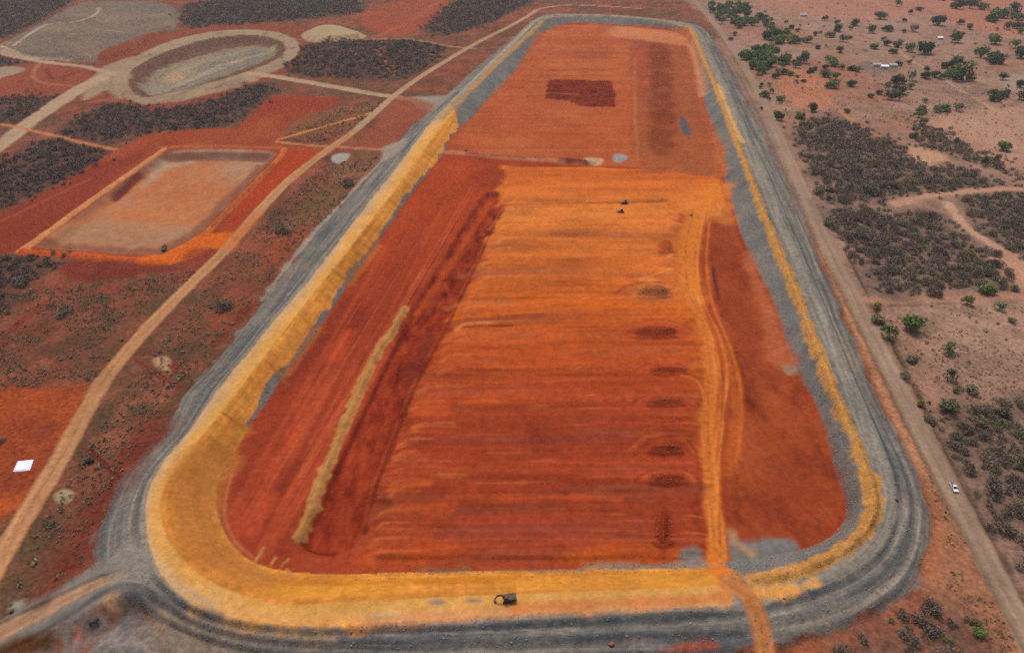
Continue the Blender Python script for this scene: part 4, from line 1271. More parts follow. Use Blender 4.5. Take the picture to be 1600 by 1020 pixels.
def trunk_mesh(seed, h, r0, name):
    r = random.Random(seed)
    mb = MB()
    mb.limb([(0, 0, -0.03), (0.01, 0, h * 0.5), (r.uniform(-.03, .03), r.uniform(-.03, .03), h)], [r0 * 1.4, r0, r0 * 0.75])
    for k in range(4):
        a = k * 1.6 + r.uniform(-.4, .4)
        e = (0.24 * math.cos(a), 0.24 * math.sin(a), h + r.uniform(0.12, 0.28))
        mb.limb([(0, 0, h * 0.75), (e[0] * 0.5, e[1] * 0.5, h + 0.05), e], [r0 * 0.6, r0 * 0.45, r0 * 0.15], 5)
    return mb.mesh(name, M_BARK)


TREE_TRUNK = [trunk_mesh(k, 0.17, 0.028, 'trunk') for k in range(3)]
CLOUD_G = [leaf_cloud(10 + k, (430, 260, 360, 190, 480, 300)[k], (0.070, 0.062, 0.075, 0.066, 0.060, 0.07)[k], (8, 5, 7, 4, 10, 6)[k],
                      (0.74, 0.9, 0.6, 0.8, 0.66, 0.85)[k]) for k in range(6)]
CLOUD_D = [leaf_cloud(40 + k, 330, 0.062, 9, 0.42, True) for k in range(6)]
MESH_G = {}
for nm, mt in (('green', M_GREEN), ('dark', M_DARK), ('olive', M_OLIVE), ('yellow', M_YEL)):
    MESH_G[nm] = [np_mesh('crown', v, f, mt) for v, f in CLOUD_G]
MESH_D = [np_mesh('crown', v, f, M_DRY) for v, f in CLOUD_D]
SHRUB_TRUNK = [trunk_mesh(20 + k, 0.16, 0.018, 'trunk') for k in range(2)]


def make_plant(name, x, y, d, crown, trunk, label, cat, group):
    t = empty(name, (x, y, gz(x, y)), random.uniform(0, 6.28), 1.0)
    s = d * random.uniform(0.92, 1.08)
    t.scale = (s * random.uniform(0.78, 1.2), s * random.uniform(0.85, 1.1), s * random.uniform(0.75, 1.15))
    tag(t, label, cat, group)
    link('crown', crown, t)
    link('trunk', trunk, t)
    return t


# ------------------------------------------------------------------ single trees east of the gravel road
# (x, y, crown width in survey pixels, kind, label or None)
G1 = 'trees of the green grove beside the gravel road'
G2 = 'trees scattered over the pale dry fields'
G3 = 'bushes on the pink ground by the lower gravel road'
trees = []
LAB = {
    (1393, 519): 'dense round bright green tree nearest the gravel road, left of a pair',
    (1428, 503): 'wide bright green tree, right one of the pair near the gravel road',
    (1373, 476): 'small yellow-green bush just below the path beside the gravel road',
    (1374, 498): 'mid green bush between the small yellow-green bush and the round bright tree',
    (1486, 543): 'lone small bright green round tree in the middle of the pink ground',
    (1484, 584): 'dark green round bush directly below the lone bright green tree',
    (1483, 630): 'large brownish olive round bush above the lower dark scrub',
    (1519, 605): 'loose olive bush right of the brownish round bush',
    (1497, 608): 'small yellowish bush touching the loose olive bush',
    (1427, 558): 'small faded olive bush below the pair of bright green trees',
    (1415, 587): 'grey olive bush at the edge of the ditch by the gravel road',
    (1437, 629): 'small yellow bush close to the gravel road edge',
    (1513, 469): 'small dark green tree on the path below the scrub, left of two',
    (1566, 474): 'dark green tree on the path below the scrub, right of two',
    (1546, 448): 'bright green tree at the lower right corner of the grey scrub',
    (1585, 446): 'grey green bush right of the green tree at the scrub corner',
    (1583, 498): 'small green bush under the path near the right picture edge',
    (1571, 223): 'lone dense dark green oval tree on the empty pale field at right',
    (1440, 186): 'upright green tree at the head of the dark hedge line',
    (1466, 167): 'round green tree above the corner of the pale field',
    (1482, 170): 'small bush right of the round green tree at the field corner',
    (1468, 30): 'nearly black round tree standing alone on the reddish field at the top',
    (1503, 32): 'small flat dark tree right of the nearly black round tree',
    (1449, 71): 'large round dark green tree just left of the white house',
    (1491, 55): 'flat spreading green tree just right of the white house',
    (1568, 117): 'black-green round tree on the pale yard at the far right',
    (1508, 110): 'largest bright green tree of the central cluster',
    (1262, 58): 'tall yellow-green tree at the right tip of the grove',
    (1290, 27): 'lone dark green tree on bare soil right of the grove',
    (1377, 20): 'round olive green tree on the upper field left of two brown bushes',
    (1428, 41): 'round dark green tree beneath two small brown bushes',
    (1271, 165): 'dark grey green tree on the orange soil above the scrub',
    (1215, 180): 'dark green bush at the gravel road edge above the scrub',
    (1535, 985): 'green bush in the scrub at the bottom right corner',
}


def T(x, y, w, kind='green'):
    trees.append((x, y, w, kind))


for a in [(1262, 58, 16, 'yellow'), (1290, 27, 12, 'dark'), (1306, 45, 8, 'olive'), (1330, 43, 9, 'dark'), (1329, 56, 9, 'olive'),
          (1315, 75, 14, 'green'), (1302, 94, 19, 'green'), (1316, 104, 11, 'dark'), (1334, 103, 15, 'dark'), (1308, 115, 19, 'green'),
          (1332, 126, 18, 'dark'), (1273, 106, 8, 'dark'), (1264, 112, 7, 'dark'), (1293, 134, 8, 'dark'), (1195, 145, 14, 'green'),
          (1203, 131, 10, 'olive'), (1246, 117, 8, 'olive'), (1245, 126, 8, 'olive'), (1277, 72, 9, 'dark'), (1229, 33, 7, 'dark'),
          (1237, 40, 10, 'dark'), (1251, 39, 6, 'dark'), (1247, 46, 8, 'dark'), (1276, 52, 8, 'olive'), (1282, 49, 7, 'olive'),
          (1148, 50, 12, 'green'), (1142, 58, 10, 'dark'), (1206, 36, 9, 'dark'),
          (1377, 20, 19, 'olive'), (1360, 41, 20, 'olive'), (1414, 30, 9, 'dark'), (1423, 18, 9, 'dark'), (1437, 11, 12, 'olive'),
          (1428, 41, 16, 'dark'), (1468, 30, 19, 'dark'), (1503, 32, 14, 'dark'), (1518, 40, 12, 'olive'), (1382, 60, 9, 'olive'),
          (1402, 67, 15, 'olive'), (1421, 72, 17, 'green'), (1449, 71, 25, 'dark'), (1491, 55, 22, 'green'), (1559, 58, 22, 'green'),
          (1536, 79, 23, 'green'), (1558, 85, 26, 'dark'), (1590, 65, 20, 'green'), (1598, 80, 22, 'dark'), (1498, 92, 24, 'green'),
          (1484, 97, 18, 'dark'), (1508, 110, 32, 'green'), (1492, 108, 24, 'green'), (1450, 115, 18, 'dark'), (1463, 113, 16, 'green'),
          (1474, 118, 14, 'dark'), (1405, 98, 10, 'olive'), (1422, 96, 9, 'dark'), (1406, 120, 21, 'dark'), (1423, 117, 17, 'green'),
          (1402, 140, 20, 'olive'), (1390, 146, 18, 'olive'), (1412, 138, 17, 'olive'), (1568, 117, 16, 'dark'), (1554, 141, 17, 'green'),
          (1564, 146, 15, 'olive'), (1596, 128, 18, 'dark'), (1596, 146, 20, 'olive'), (1363, 147, 12, 'olive'), (1446, 155, 11, 'olive'),
          (1561, 15, 23, 'green'), (1584, 12, 22, 'dark'), (1592, 35, 19, 'olive'), (1578, 40, 14, 'olive'), (1498, 3, 20, 'dark'),
          (1518, 3, 20, 'dark'), (1537, 5, 19, 'olive'), (1403, 3, 15, 'dark'), (1271, 165, 18, 'dark'), (1215, 180, 16, 'dark'),
          (1323, 172, 9, 'olive'), (1466, 167, 18, 'green'), (1482, 170, 11, 'olive'), (1440, 186, 19, 'olive'), (1571, 223, 25, 'green'),
          (1563, 246, 11, 'olive'), (1429, 208, 15, 'olive'), (1496, 217, 14, 'dark'), (1540, 248, 14, 'dark'),
          (1393, 519, 33, 'green'), (1428, 503, 34, 'green'), (1373, 476, 14, 'yellow'), (1374, 498, 20, 'olive'), (1486, 543, 23, 'green'),
          (1427, 558, 17, 'olive'), (1484, 584, 27, 'dark'), (1483, 630, 31, 'olive'), (1497, 608, 12, 'yellow'), (1519, 605, 23, 'olive'),
          (1513, 469, 18, 'green'), (1546, 448, 25, 'green'), (1566, 474, 23, 'green'), (1583, 498, 15, 'olive'), (1585, 446, 15, 'olive'),
          (1437, 629, 13, 'yellow'), (1415, 587, 17, 'olive'), (1455, 652, 18, 'olive'), (1530, 655, 27, 'olive'), (1570, 642, 20, 'olive'),
          (1595, 785, 16, 'yellow'), (1535, 985, 24, 'green'), (1527, 972, 16, 'olive'), (1362, 293, 22, 'olive'), (1322, 259, 14, 'yellow'),
          (1398, 284, 20, 'olive'), (1282, 297, 18, 'olive'), (1292, 344, 16, 'olive'), (1302, 350, 16, 'olive')]:
    T(*a)


_r = random.Random(11)
for poly_, n_ in (([(1470, -4), (1550, 2)], 9), ([(1545, 8), (1600, 48)], 14), ([(1290, 84), (1345, 132)], 8), ([(1520, 66), (1600, 92)], 8),
                  ([(1440, 104), (1530, 124)], 10), ([(1375, 130), (1425, 150)], 8), ([(1210, 95), (1275, 125)], 8), ([(1345, 40), (1440, 80)], 8),
                  ([(1545, 128), (1600, 152)], 7), ([(1290, 30), (1345, 70)], 5), ([(1420, 150), (1500, 180)], 6), ([(1180, 130), (1260, 180)], 9)):
    for _ in range(n_):
        T(round(_r.uniform(poly_[0][0], poly_[1][0])), round(_r.uniform(poly_[0][1], poly_[1][1])), _r.uniform(6, 17), _r.choice(['olive', 'dark', 'dark', 'olive', 'green']))


def scatter_px(poly, n, seed, z=0.0):
    """n random spots inside a surveyed outline, even on the ground"""
    r = np.random.default_rng(seed)
    P = plan(poly, z)
    out = []
    while len(out) < n:
        q = np.stack([r.uniform(P[:, 0].min(), P[:, 0].max(), 4 * n + 20), r.uniform(P[:, 1].min(), P[:, 1].max(), 4 * n + 20)], -1)
        ok = sdf(P, q[:, 0], q[:, 1]) < 0
        out += list(q[ok])
    return np.array(out[:n])


def part_of(P, x, y):
    """which part of a patch, as seen from the air"""
    def band(v, a, b_, names):
        t_ = (v - a) / max(b_ - a, 1e-6)
        return names[0] if t_ < 0.33 else (names[1] if t_ < 0.67 else names[2])
    vz = y * CP + CAM_H * SP
    px_, py_ = x / vz, -y
    Px = P[:, 0] / (P[:, 1] * CP + CAM_H * SP)
    h_ = band(px_, Px.min(), Px.max(), ('left', 'middle', 'right'))
    v_ = band(-py_, P[:, 1].min(), P[:, 1].max(), ('lower', 'central', 'upper'))
    return v_ + ' ' + h_


ANCH = [(1467, 62, 'the white roofed far house'), (1388, 106, 'the pair of farm houses'), (1254, 26, 'the isolated dull roofed house'),
        (1508, 110, 'the largest bright green cluster tree'), (1571, 223, 'the lone oval tree'), (1468, 30, 'the nearly black round tree'),
        (1262, 58, 'the yellow-green tree'), (1568, 117, 'the black-green yard tree'), (1440, 186, 'the head of the dark hedge'),
        (1271, 165, 'the dark tree on orange soil'), (1377, 20, 'the round olive tree of the upper field')]


def near_what(x, y):
    b_ = min((a for a in ANCH), key=lambda a: math.hypot(a[0] - x, (a[1] - y) * 1.6))
    dx, dy = x - b_[0], (y - b_[1]) * 1.6
    far = 'just ' if math.hypot(dx, dy) < 32 else 'well '
    if abs(dx) > 2 * abs(dy):
        d_ = 'right of' if dx > 0 else 'left of'
    elif abs(dy) > 2 * abs(dx):
        d_ = 'below' if dy > 0 else 'above'
    else:
        d_ = ('below right of' if dx > 0 else 'below left of') if dy > 0 else ('above right of' if dx > 0 else 'above left of')
    return far + d_ + ' ' + b_[2]


def place_trees():
    for i, (x, y, w, kind) in enumerate(trees):
        d = w / ppm(y) * 1.12
        X, Y = site(x, y, 0.42 * d)
        if (x, y) in LAB:
            lab, grp = LAB[(x, y)], None
            cat = 'bush' if ' bush ' in lab.replace(',', ' ') + ' ' else 'tree'
        elif y > 190:
            tone = {'green': 'green', 'dark': 'dark green', 'olive': 'olive', 'yellow': 'yellow green'}[kind]
            lab, grp, cat = '%s bush growing among the grey dry scrub by the gravel road' % tone, '%s bushes in the dry scrub' % tone, 'bush'
        else:
            tone = {'green': 'mid green', 'dark': 'very dark green', 'olive': 'dull olive', 'yellow': 'yellow green'}[kind]
            sz = 'small' if w < 12.5 else 'full'
            lab = '%s %s tree %s' % (sz, tone, near_what(x, y))
            lab = lab.replace('the round olive tree of the upper field', 'the upper olive tree')
            grp, cat = 'trees: ' + lab, 'tree'
        nm = {'tree': 'broadleaf_tree', 'bush': 'leafy_bush'}[cat]
        make_plant(nm, X, Y, d, MESH_G[kind][i % 6], TREE_TRUNK[i % 3], lab, cat, grp)
    k = 0
    for poly, n, sd_, where in (
            ([(1106, 6), (1130, 0), (1150, 3), (1168, 8), (1184, 20), (1203, 28), (1206, 40), (1184, 38), (1160, 40), (1140, 40), (1118, 30)], 66, 5,
             'upper clump of the green grove'),
            ([(1182, 46), (1205, 44), (1226, 50), (1246, 58), (1246, 66), (1222, 68), (1202, 62)], 18, 6, 'middle clump of the green grove'),
            ([(1158, 82), (1182, 72), (1206, 74), (1232, 78), (1256, 88), (1268, 98), (1256, 106), (1230, 98), (1208, 102), (1190, 114), (1172, 110)], 50, 8,
             'lower clump of the green grove')):
        Q = scatter_px(poly, n, sd_, 4)
        for (X, Y) in Q:
            kind = ('green', 'green', 'dark', 'olive', 'green')[k % 5]
            make_plant('broadleaf_tree', X, Y, random.uniform(10, 20), MESH_G[kind][k % 6], TREE_TRUNK[k % 3],
                       '%s tree, %s part of the %s' % (kind if kind != 'dark' else 'dark green', part_of(Q, X, Y), where), 'tree',
                       '%s trees, %s part of the %s' % (kind, part_of(Q, X, Y), where))
            k += 1


place_trees()

# ------------------------------------------------------------------ dry scrub: nearest bushes one by one, the rest as masses
def dry_field(polys, spacing, dmin, dmax, seed):
    out = []
    for k, p in enumerate(polys):
        P = plan(p)
        xs, ys = P[:, 0], P[:, 1]
        ar = 0.5 * abs(np.dot(xs, np.roll(ys, 1)) - np.dot(ys, np.roll(xs, 1)))
        n = int(ar / spacing ** 2)
        q = scatter_px(p, n, seed + k)
        q = q + RNG.normal(size=q.shape) * np.where(RNG.uniform(size=len(q)) < 0.3, 17.0, 2.5)[:, None]
        inn = sdf(P, q[:, 0], q[:, 1])
        thin = fbm(q[:, 0] / 24, q[:, 1] / 24, seed + 70, 3)
        q = q[(thin > -0.45) & (inn + 14 * thin.clip(-1, 0.3) < RNG.uniform(-13, 24, len(q)))]
        road = np.abs(q[:, 0] - split_x(q[:, 1]))
        q = q[road > 9]
        d = dmin * RNG.lognormal(0.22, 0.34, len(q)).clip(0.45, dmax / dmin)
        out.append(np.concatenate([q, d[:, None]], 1))
    return out


HEDGE = [(1428, 196), (1450, 198), (1480, 208), (1500, 222), (1540, 240), (1580, 262), (1600, 282), (1590, 290), (1540, 262), (1490, 245),
         (1450, 232), (1424, 216)]
FR = dry_field([RS1, RS2, RS3, RS4, RS5, HEDGE], 3.4, 4.2, 9.5, 500)
FR_NAMES = ['grey scrub above the sandy track', 'wide grey scrub below the sandy track', 'grey scrub at the right edge',
            'dark scrub beside the pickup', 'brown scrub in the bottom right corner', 'dark hedge edging the pale field']


def visible(x, y, z=2.0):
    a = y * CP + (CAM_H - z) * SP
    u = 800 + F_PX * x / a
    v = 510 + F_PX * ((CAM_H - z) * CP - y * SP) / a
    return (u > -10) & (u < 1610) & (v > -10) & (v < 1030), a


cand = []
for k, A in enumerate(FR):
    ok, a = visible(A[:, 0], A[:, 1])
    for i in range(len(A)):
        cand.append((A[i, 2] / a[i] if ok[i] else 0, k, i))
cand.sort(reverse=True)
def off_track(x, y):
    jj = int(np.clip(np.searchsorted(YR, y), 0, NR - 1))
    ii = int(np.clip(np.searchsorted(UC, x / WR[jj]), 0, NC - 1))
    return ZONE[jj, ii] == GROUND


chosen = {(k, i) for s_, k, i in [c for c in cand if off_track(FR[c[1]][c[2], 0], FR[c[1]][c[2], 1])][:290] if s_ > 0}
for n_, (k, i) in enumerate(sorted(chosen)):
    x, y, d = FR[k][i]
    big = 'large' if d > 8.6 else ('middling' if d > 6.4 else 'small')
    where = part_of(FR[k], x, y)
    make_plant('dry_shrub', x, y, d, MESH_D[n_ % 6], SHRUB_TRUNK[n_ % 2], '%s leafless shrub, %s part of the %s' % (big, where, FR_NAMES[k]), 'shrub',
               '%s shrubs, %s part of the %s' % (big, where, FR_NAMES[k]))


def mass(name, A, clouds, mat, label, cat, seed, keep=None, zs=(0.8, 1.1), lift=0.0):
    """one mesh of many bushes that nobody could count"""
    r = np.random.default_rng(seed)
    Vs, Fs, Ts = [], [], []
    off = 0
    A = np.asarray(A)
    if not len(A):
        return
    if cat != 'rocks' and cat != 'clods':
        jj = np.clip(np.searchsorted(YR, A[:, 1]), 0, NR - 1)
        ii = np.clip(np.searchsorted(UC, A[:, 0] / WR[jj]), 0, NC - 1)
        A = A[np.isin(ZONE[jj, ii], (GROUND, PAD))]
    zz = ground_z(A[:, 0], A[:, 1]) + lift
    var = r.integers(0, len(clouds), len(A))
    for k, (v, f) in enumerate(clouds):
        m = var == k
        if not m.any():
            continue
        B = A[m]
        n = len(B)
        th = r.uniform(0, 2 * math.pi, n)
        c, s = np.cos(th), np.sin(th)
        d = B[:, 2]
        x = v[None, :, 0] * c[:, None] - v[None, :, 1] * s[:, None]
        y = v[None, :, 0] * s[:, None] + v[None, :, 1] * c[:, None]
        z = np.repeat(v[None, :, 2], n, 0) * r.uniform(zs[0], zs[1], n)[:, None]
        W = np.stack([x * d[:, None] + B[:, 0:1], y * d[:, None] + B[:, 1:2], z * d[:, None] + zz[m][:, None]], -1)
        Vs.append(W.reshape(-1, 3))
        Fs.append((f[None] + (np.arange(n) * len(v))[:, None, None] + off).reshape(-1, f.shape[1]))
        Ts.append(np.repeat(r.uniform(0, 1, n), len(v)))
        off += n * len(v)
    me = np_mesh(name, np.concatenate(Vs), np.concatenate(Fs), mat, {'tint': ('FLOAT', np.concatenate(Ts))})
    return tag(link(name, me), label, cat, kind='stuff')


LITE = [leaf_cloud(70 + k, 33, 0.122, 6, 0.42, True) for k in range(6)]
MID = [leaf_cloud(80 + k, 60, 0.112, 7, 0.42, True) for k in range(5)]
for k, A in enumerate(FR):
    rest = np.array([A[i] for i in range(len(A)) if (k, i) not in chosen])
    mass('dry_scrub', rest, MID, M_DRYS, 'mass of leafless shrubs filling the ' + FR_NAMES[k], 'scrub', 900 + k)
WN = {'a': 'dark dry thicket between the quarry and the graded red ground', 'b': 'dark dry thicket on the left edge above the settling pit',
      'c': 'dark woodland behind the quarry at the top left', 'd': 'dark thicket right of the quarry above the haul road',
      'e': 'dark thicket at the top left of the dam', 'f': 'small dark thicket between the red ground and haul road at left',
      'g': 'grey bushes below the settling pit at the left edge', 'h': 'dark woodland in the top left corner beyond the rock pad',
      'i': 'grey bush clump at the left edge below the settling pit', 'j': 'strip of dark bushes along the foot of the rock pad'}
for k, (key, p) in enumerate(SCRUB_W.items()):
    sp = 3.6 if key in 'gi' else (4.1 if key in 'abf' else 4.9)
    A = dry_field([p], sp, 4.2 if key in 'abfgi' else 5.0, 9.0, 1300 + 10 * k)[0]
    mass('dry_scrub', A, LITE if key not in 'gib' else MID, M_DRYW, WN[key], 'scrub', 1500 + k)

# low tufts and dwarf bushes on the open ground
def tufts(poly, n, dmin, dmax, seed):
    q = scatter_px(poly, n, seed)
    c = fbm(q[:, 0] / 18, q[:, 1] / 18, seed + 3, 3)
    q = q[c > -0.15]
    return np.concatenate([q, RNG.uniform(dmin, dmax, len(q))[:, None] ** 1.0], 1)


TUFT = [leaf_cloud(120 + k, 14, 0.17, 3, 0.5) for k in range(6)]
LW = [(-40, 460), (110, 450), (250, 430), (330, 420), (250, 500), (170, 590), (120, 600), (60, 604), (-40, 612)]
LW2 = [(420, 340), (500, 260), (590, 245), (540, 310), (440, 410), (370, 500), (280, 600), (200, 720), (150, 800), (130, 880), (60, 940), (10, 950),
       (60, 830), (150, 680), (230, 560), (330, 440)]
LW3 = [(440, 214), (500, 176), (600, 158), (560, 196), (500, 226)]
mass('dwarf_shrubs', np.concatenate([tufts(LW, 2600, 0.7, 2.6, 2001), tufts(LW, 130, 2.2, 4.5, 2002)]), TUFT, M_TUFT,
     'sparse olive brown tufts on the red ground left of the dirt road', 'ground cover', 2100)
mass('dwarf_shrubs', np.concatenate([tufts(LW2, 2800, 0.7, 2.6, 2003), tufts(LW2, 120, 2.2, 4.5, 2004)]), TUFT, M_TUFT,
     'sparse olive brown tufts between the dirt road and the dam', 'ground cover', 2101)
mass('dwarf_shrubs', tufts(LW3, 500, 1.2, 4.0, 2005), TUFT, M_TUFT, 'olive tufts in the small triangle between the tracks', 'ground cover', 2102)
LE = [(1355, 482), (1600, 478), (1600, 640), (1530, 630), (1470, 650), (1440, 640), (1400, 560)]
LE2 = [(1190, 120), (1300, 100), (1600, 150), (1600, 290), (1500, 240), (1430, 200), (1330, 185), (1250, 175), (1225, 190)]
LE3 = [(1130, -5), (1600, -5), (1600, 150), (1300, 100), (1200, 110)]
LE4 = [(1450, 740), (1500, 830), (1560, 930), (1590, 1020), (1540, 1020), (1500, 940), (1450, 910), (1462, 820)]
mass('dwarf_shrubs', np.concatenate([tufts(LE, 1100, 0.6, 1.9, 2006), tufts(LE, 60, 2.0, 3.4, 2016)]), TUFT, M_TUFT,
     'tiny dry tufts dotting the pink ground by the lower gravel road', 'ground cover', 2103)
mass('dwarf_shrubs', np.concatenate([tufts(LE2, 1100, 0.9, 2.6, 2007), tufts(LE2, 120, 2.6, 5, 2017)]), TUFT, M_TUFT,
     'small dry tufts on the pale fields above the scrub', 'ground cover', 2104)
mass('dwarf_shrubs', np.concatenate([tufts(LE3, 900, 1.0, 3.2, 2008), tufts(LE3, 90, 3.4, 6, 2018)]), TUFT, M_TUFT,
     'small dry tufts on the far reddish fields at the top right', 'ground cover', 2105)
mass('dwarf_shrubs', tufts(LE4, 420, 0.5, 1.6, 2009), TUFT, M_TUFT, 'dry tufts on the orange verge between the dam and the gravel road',
     'ground cover', 2106)
# a few single bushes on the red ground
for (x, y, w, lab) in [(350, 472, 44, 'broad grey olive bush on the red ground between dirt road and dam'),
                       (100, 482, 40, 'faded grey bush on the red ground left of the dirt road'),
                       (30, 435, 40, 'large grey bush near the left edge below the settling pit'),
                       (545, 282, 30, 'low olive bush beside the dam below the pale grey patch'),
                       (2, 686, 20, 'dark bush cut off by the left edge on the orange ground'),
                       (440, 352, 44, 'wide dull olive bush between the dirt road and the dam'),
                       (140, 720, 16, 'small dark bush right of the dirt road near the white sheet')]:
    d = w / ppm(y)
    X, Y = site(x, y, 0.25 * d)
    make_plant('leafy_bush', X, Y, d * 0.9, MESH_D[int(x) % 6] if w > 19 else MESH_G['dark'][0], SHRUB_TRUNK[0], lab, 'bush', None)

# ------------------------------------------------------------------ loose rock on the dam faces
def rock_proto(seed):
    r = np.random.default_rng(seed)
    t = (1 + 5 ** 0.5) / 2
    v = np.array([(-1, t, 0), (1, t, 0), (-1, -t, 0), (1, -t, 0), (0, -1, t), (0, 1, t), (0, -1, -t), (0, 1, -t), (t, 0, -1), (t, 0, 1), (-t, 0, -1),
                  (-t, 0, 1)], np.float32) / 1.9
    v *= r.uniform(0.6, 1.25, (12, 1)) * np.array([1, 0.8, 0.6])
    f = np.array([(0, 11, 5), (0, 5, 1), (0, 1, 7), (0, 7, 10), (0, 10, 11), (1, 5, 9), (5, 11, 4), (11, 10, 2), (10, 7, 6), (7, 1, 8), (3, 9, 4),
                  (3, 4, 2), (3, 2, 6), (3, 6, 8), (3, 8, 9), (4, 9, 5), (2, 4, 11), (6, 2, 10), (8, 6, 7), (9, 8, 1)], np.int32)
    return v * 0.5, f


ROCKS = [rock_proto(k) for k in range(6)]
M_ROCK = foliage_mat('rock_grey', (0.10, 0.098, 0.096), (0.26, 0.24, 0.215), True)
M_CLOD = foliage_mat('clay_clod', (0.30, 0.165, 0.062), (0.42, 0.26, 0.115), True)
rj, ri = np.where((S > 2.05) & (S < 3.02))
w_ = 1.0 / EB.Y[rj, ri]
pk = RNG.choice(len(rj), 7000, replace=False, p=(w_ ** -0.6) / (w_ ** -0.6).sum())
Xr, Yr = EB.X[rj[pk], ri[pk]], EB.Y[rj[pk], ri[pk]]
dr = np.clip(RNG.lognormal(-0.95, 0.45, len(Xr)), 0.2, 1.1)
mass('loose_rocks', np.stack([Xr, Yr, dr], -1), ROCKS, M_ROCK, 'grey loose rocks lying over the outer face of the dam', 'rocks', 2300)
ri_ = np.where((S > 0.02) & (S < 0.95) & (ay < 0.3))
pk = RNG.choice(len(ri_[0]), 2600, replace=False)
mass('loose_rocks', np.stack([EB.X[ri_[0][pk], ri_[1][pk]], EB.Y[ri_[0][pk], ri_[1][pk]], RNG.uniform(0.3, 1.0, 2600)], -1), ROCKS, M_ROCK,
     'grey loose rocks on the inner face of the dam', 'rocks', 2301)
Pw = catmull(plan(WIN, CREST_Z), False, 8)
q = Pw[RNG.integers(0, len(Pw), 1700)] + RNG.normal(size=(1700, 2)) * 1.8
mass('clay_clods', np.concatenate([q, RNG.uniform(0.2, 0.8, (1700, 1))], 1), ROCKS, M_CLOD, 'orange clay clods of the tipped windrow on the right crest',
     'clods', 2302)

M_CLODR = foliage_mat('red_clod', (0.16, 0.035, 0.012), (0.34, 0.095, 0.032), True)
M_CLODY = foliage_mat('yellow_clod', (0.36, 0.175, 0.045), (0.52, 0.30, 0.10), True)
cl = []
for (x, y, rx, ry) in [(1022, 456, 30, 9), (1022, 519, 40, 9), (1045, 579, 34, 7), (1040, 628, 30, 7), (1040, 701, 28, 8), (1045, 748, 32, 9), (1036, 825, 15, 28),
                       (765, 275, 26, 14), (905, 145, 50, 18)]:
    for _ in range(130):
        a_ = random.uniform(0, 6.283)
        r_ = math.sqrt(random.random())
        X_, Y_ = site(x + rx * r_ * math.cos(a_), y + ry * r_ * math.sin(a_), -1)
        cl.append((X_, Y_, random.uniform(0.25, 1.0)))
for (p0, p1, n_, sp_) in [((702, 238), (928, 256), 320, 2.6), ((776, 300), (560, 840), 500, 5.0), ((792, 322), (1040, 317), 160, 2.0), ((560, 890), (1060, 884), 500, 3.0)]:
    for _ in range(n_):
        t_ = random.random()
        X_, Y_ = site(p0[0] + (p1[0] - p0[0]) * t_, p0[1] + (p1[1] - p0[1]) * t_, -2)
        cl.append((X_ + random.gauss(0, sp_), Y_ + random.gauss(0, sp_), random.uniform(0.2, 0.75)))
mass('soil_clods', np.array(cl), ROCKS, M_CLODR, 'red soil clods on the heaps and ridges of the basin floor', 'clods', 2303)
cj = np.where((ay > 0.8) & (EB.Y < 420))
pk = RNG.choice(len(cj[0]), 2400, replace=False)
mass('clay_clods', np.stack([EB.X[cj[0][pk], cj[1][pk]], EB.Y[cj[0][pk], cj[1][pk]], RNG.uniform(0.12, 0.5, 2400)], -1), ROCKS, M_CLODY,
     'small yellow clods over the clay lining of the left and near bank', 'clods', 2304)

# ------------------------------------------------------------------ machines
M_YELLOW = paint_mat('machine_yellow', (0.36, 0.20, 0.03), 0.5, (0.12, 0.06, 0.03), 0.7)
M_DUSTY = paint_mat('machine_dusty', (0.085, 0.055, 0.020), 0.85, (0.030, 0.020, 0.015), 0.9, scale=2.5)
M_DKGREY = paint_mat('machine_dark', (0.030, 0.028, 0.026), 0.6, (0.12, 0.07, 0.04), 0.5)
M_TRACK = paint_mat('track_steel', (0.022, 0.020, 0.019), 0.7, (0.16, 0.08, 0.04), 0.5)
M_GLASS = paint_mat('cab_glass', (0.015, 0.020, 0.024), 0.12, (0.05, 0.04, 0.03), 0.3)
M_STEEL = paint_mat('worn_steel', (0.10, 0.09, 0.085), 0.55, (0.06, 0.035, 0.025), 0.6, 0.4)


def crawler(parent, x0, x1, yc, w, hgt):
    r = hgt / 2
    prof = []
    for i in range(9):
        a = math.pi / 2 + math.pi * i / 8
        prof.append((x0 + r + r * math.cos(a), r + r * math.sin(a)))
    for i in range(9):
        a = -math.pi / 2 + math.pi * i / 8
        prof.append((x1 - r + r * math.cos(a), r + r * math.sin(a)))
    tr = MB().profile(prof, yc - w / 2, yc + w / 2).part('track', M_TRACK, parent)
    sh = MB()
    n = int((x1 - x0) / 0.32)
    for i in range(n):
        x = x0 + r + (x1 - x0 - 2 * r) * i / max(n - 1, 1)
        sh.box((x, yc, hgt + 0.02), (0.16, w + 0.04, 0.07))
    sh.part('track_shoes', M_STEEL, tr)
    wh = MB()
    for x in (x0 + r, x1 - r):
        wh.cyl((x, yc, r), r * 0.62, w + 0.06)
    wh.part('sprocket', M_DKGREY, tr)


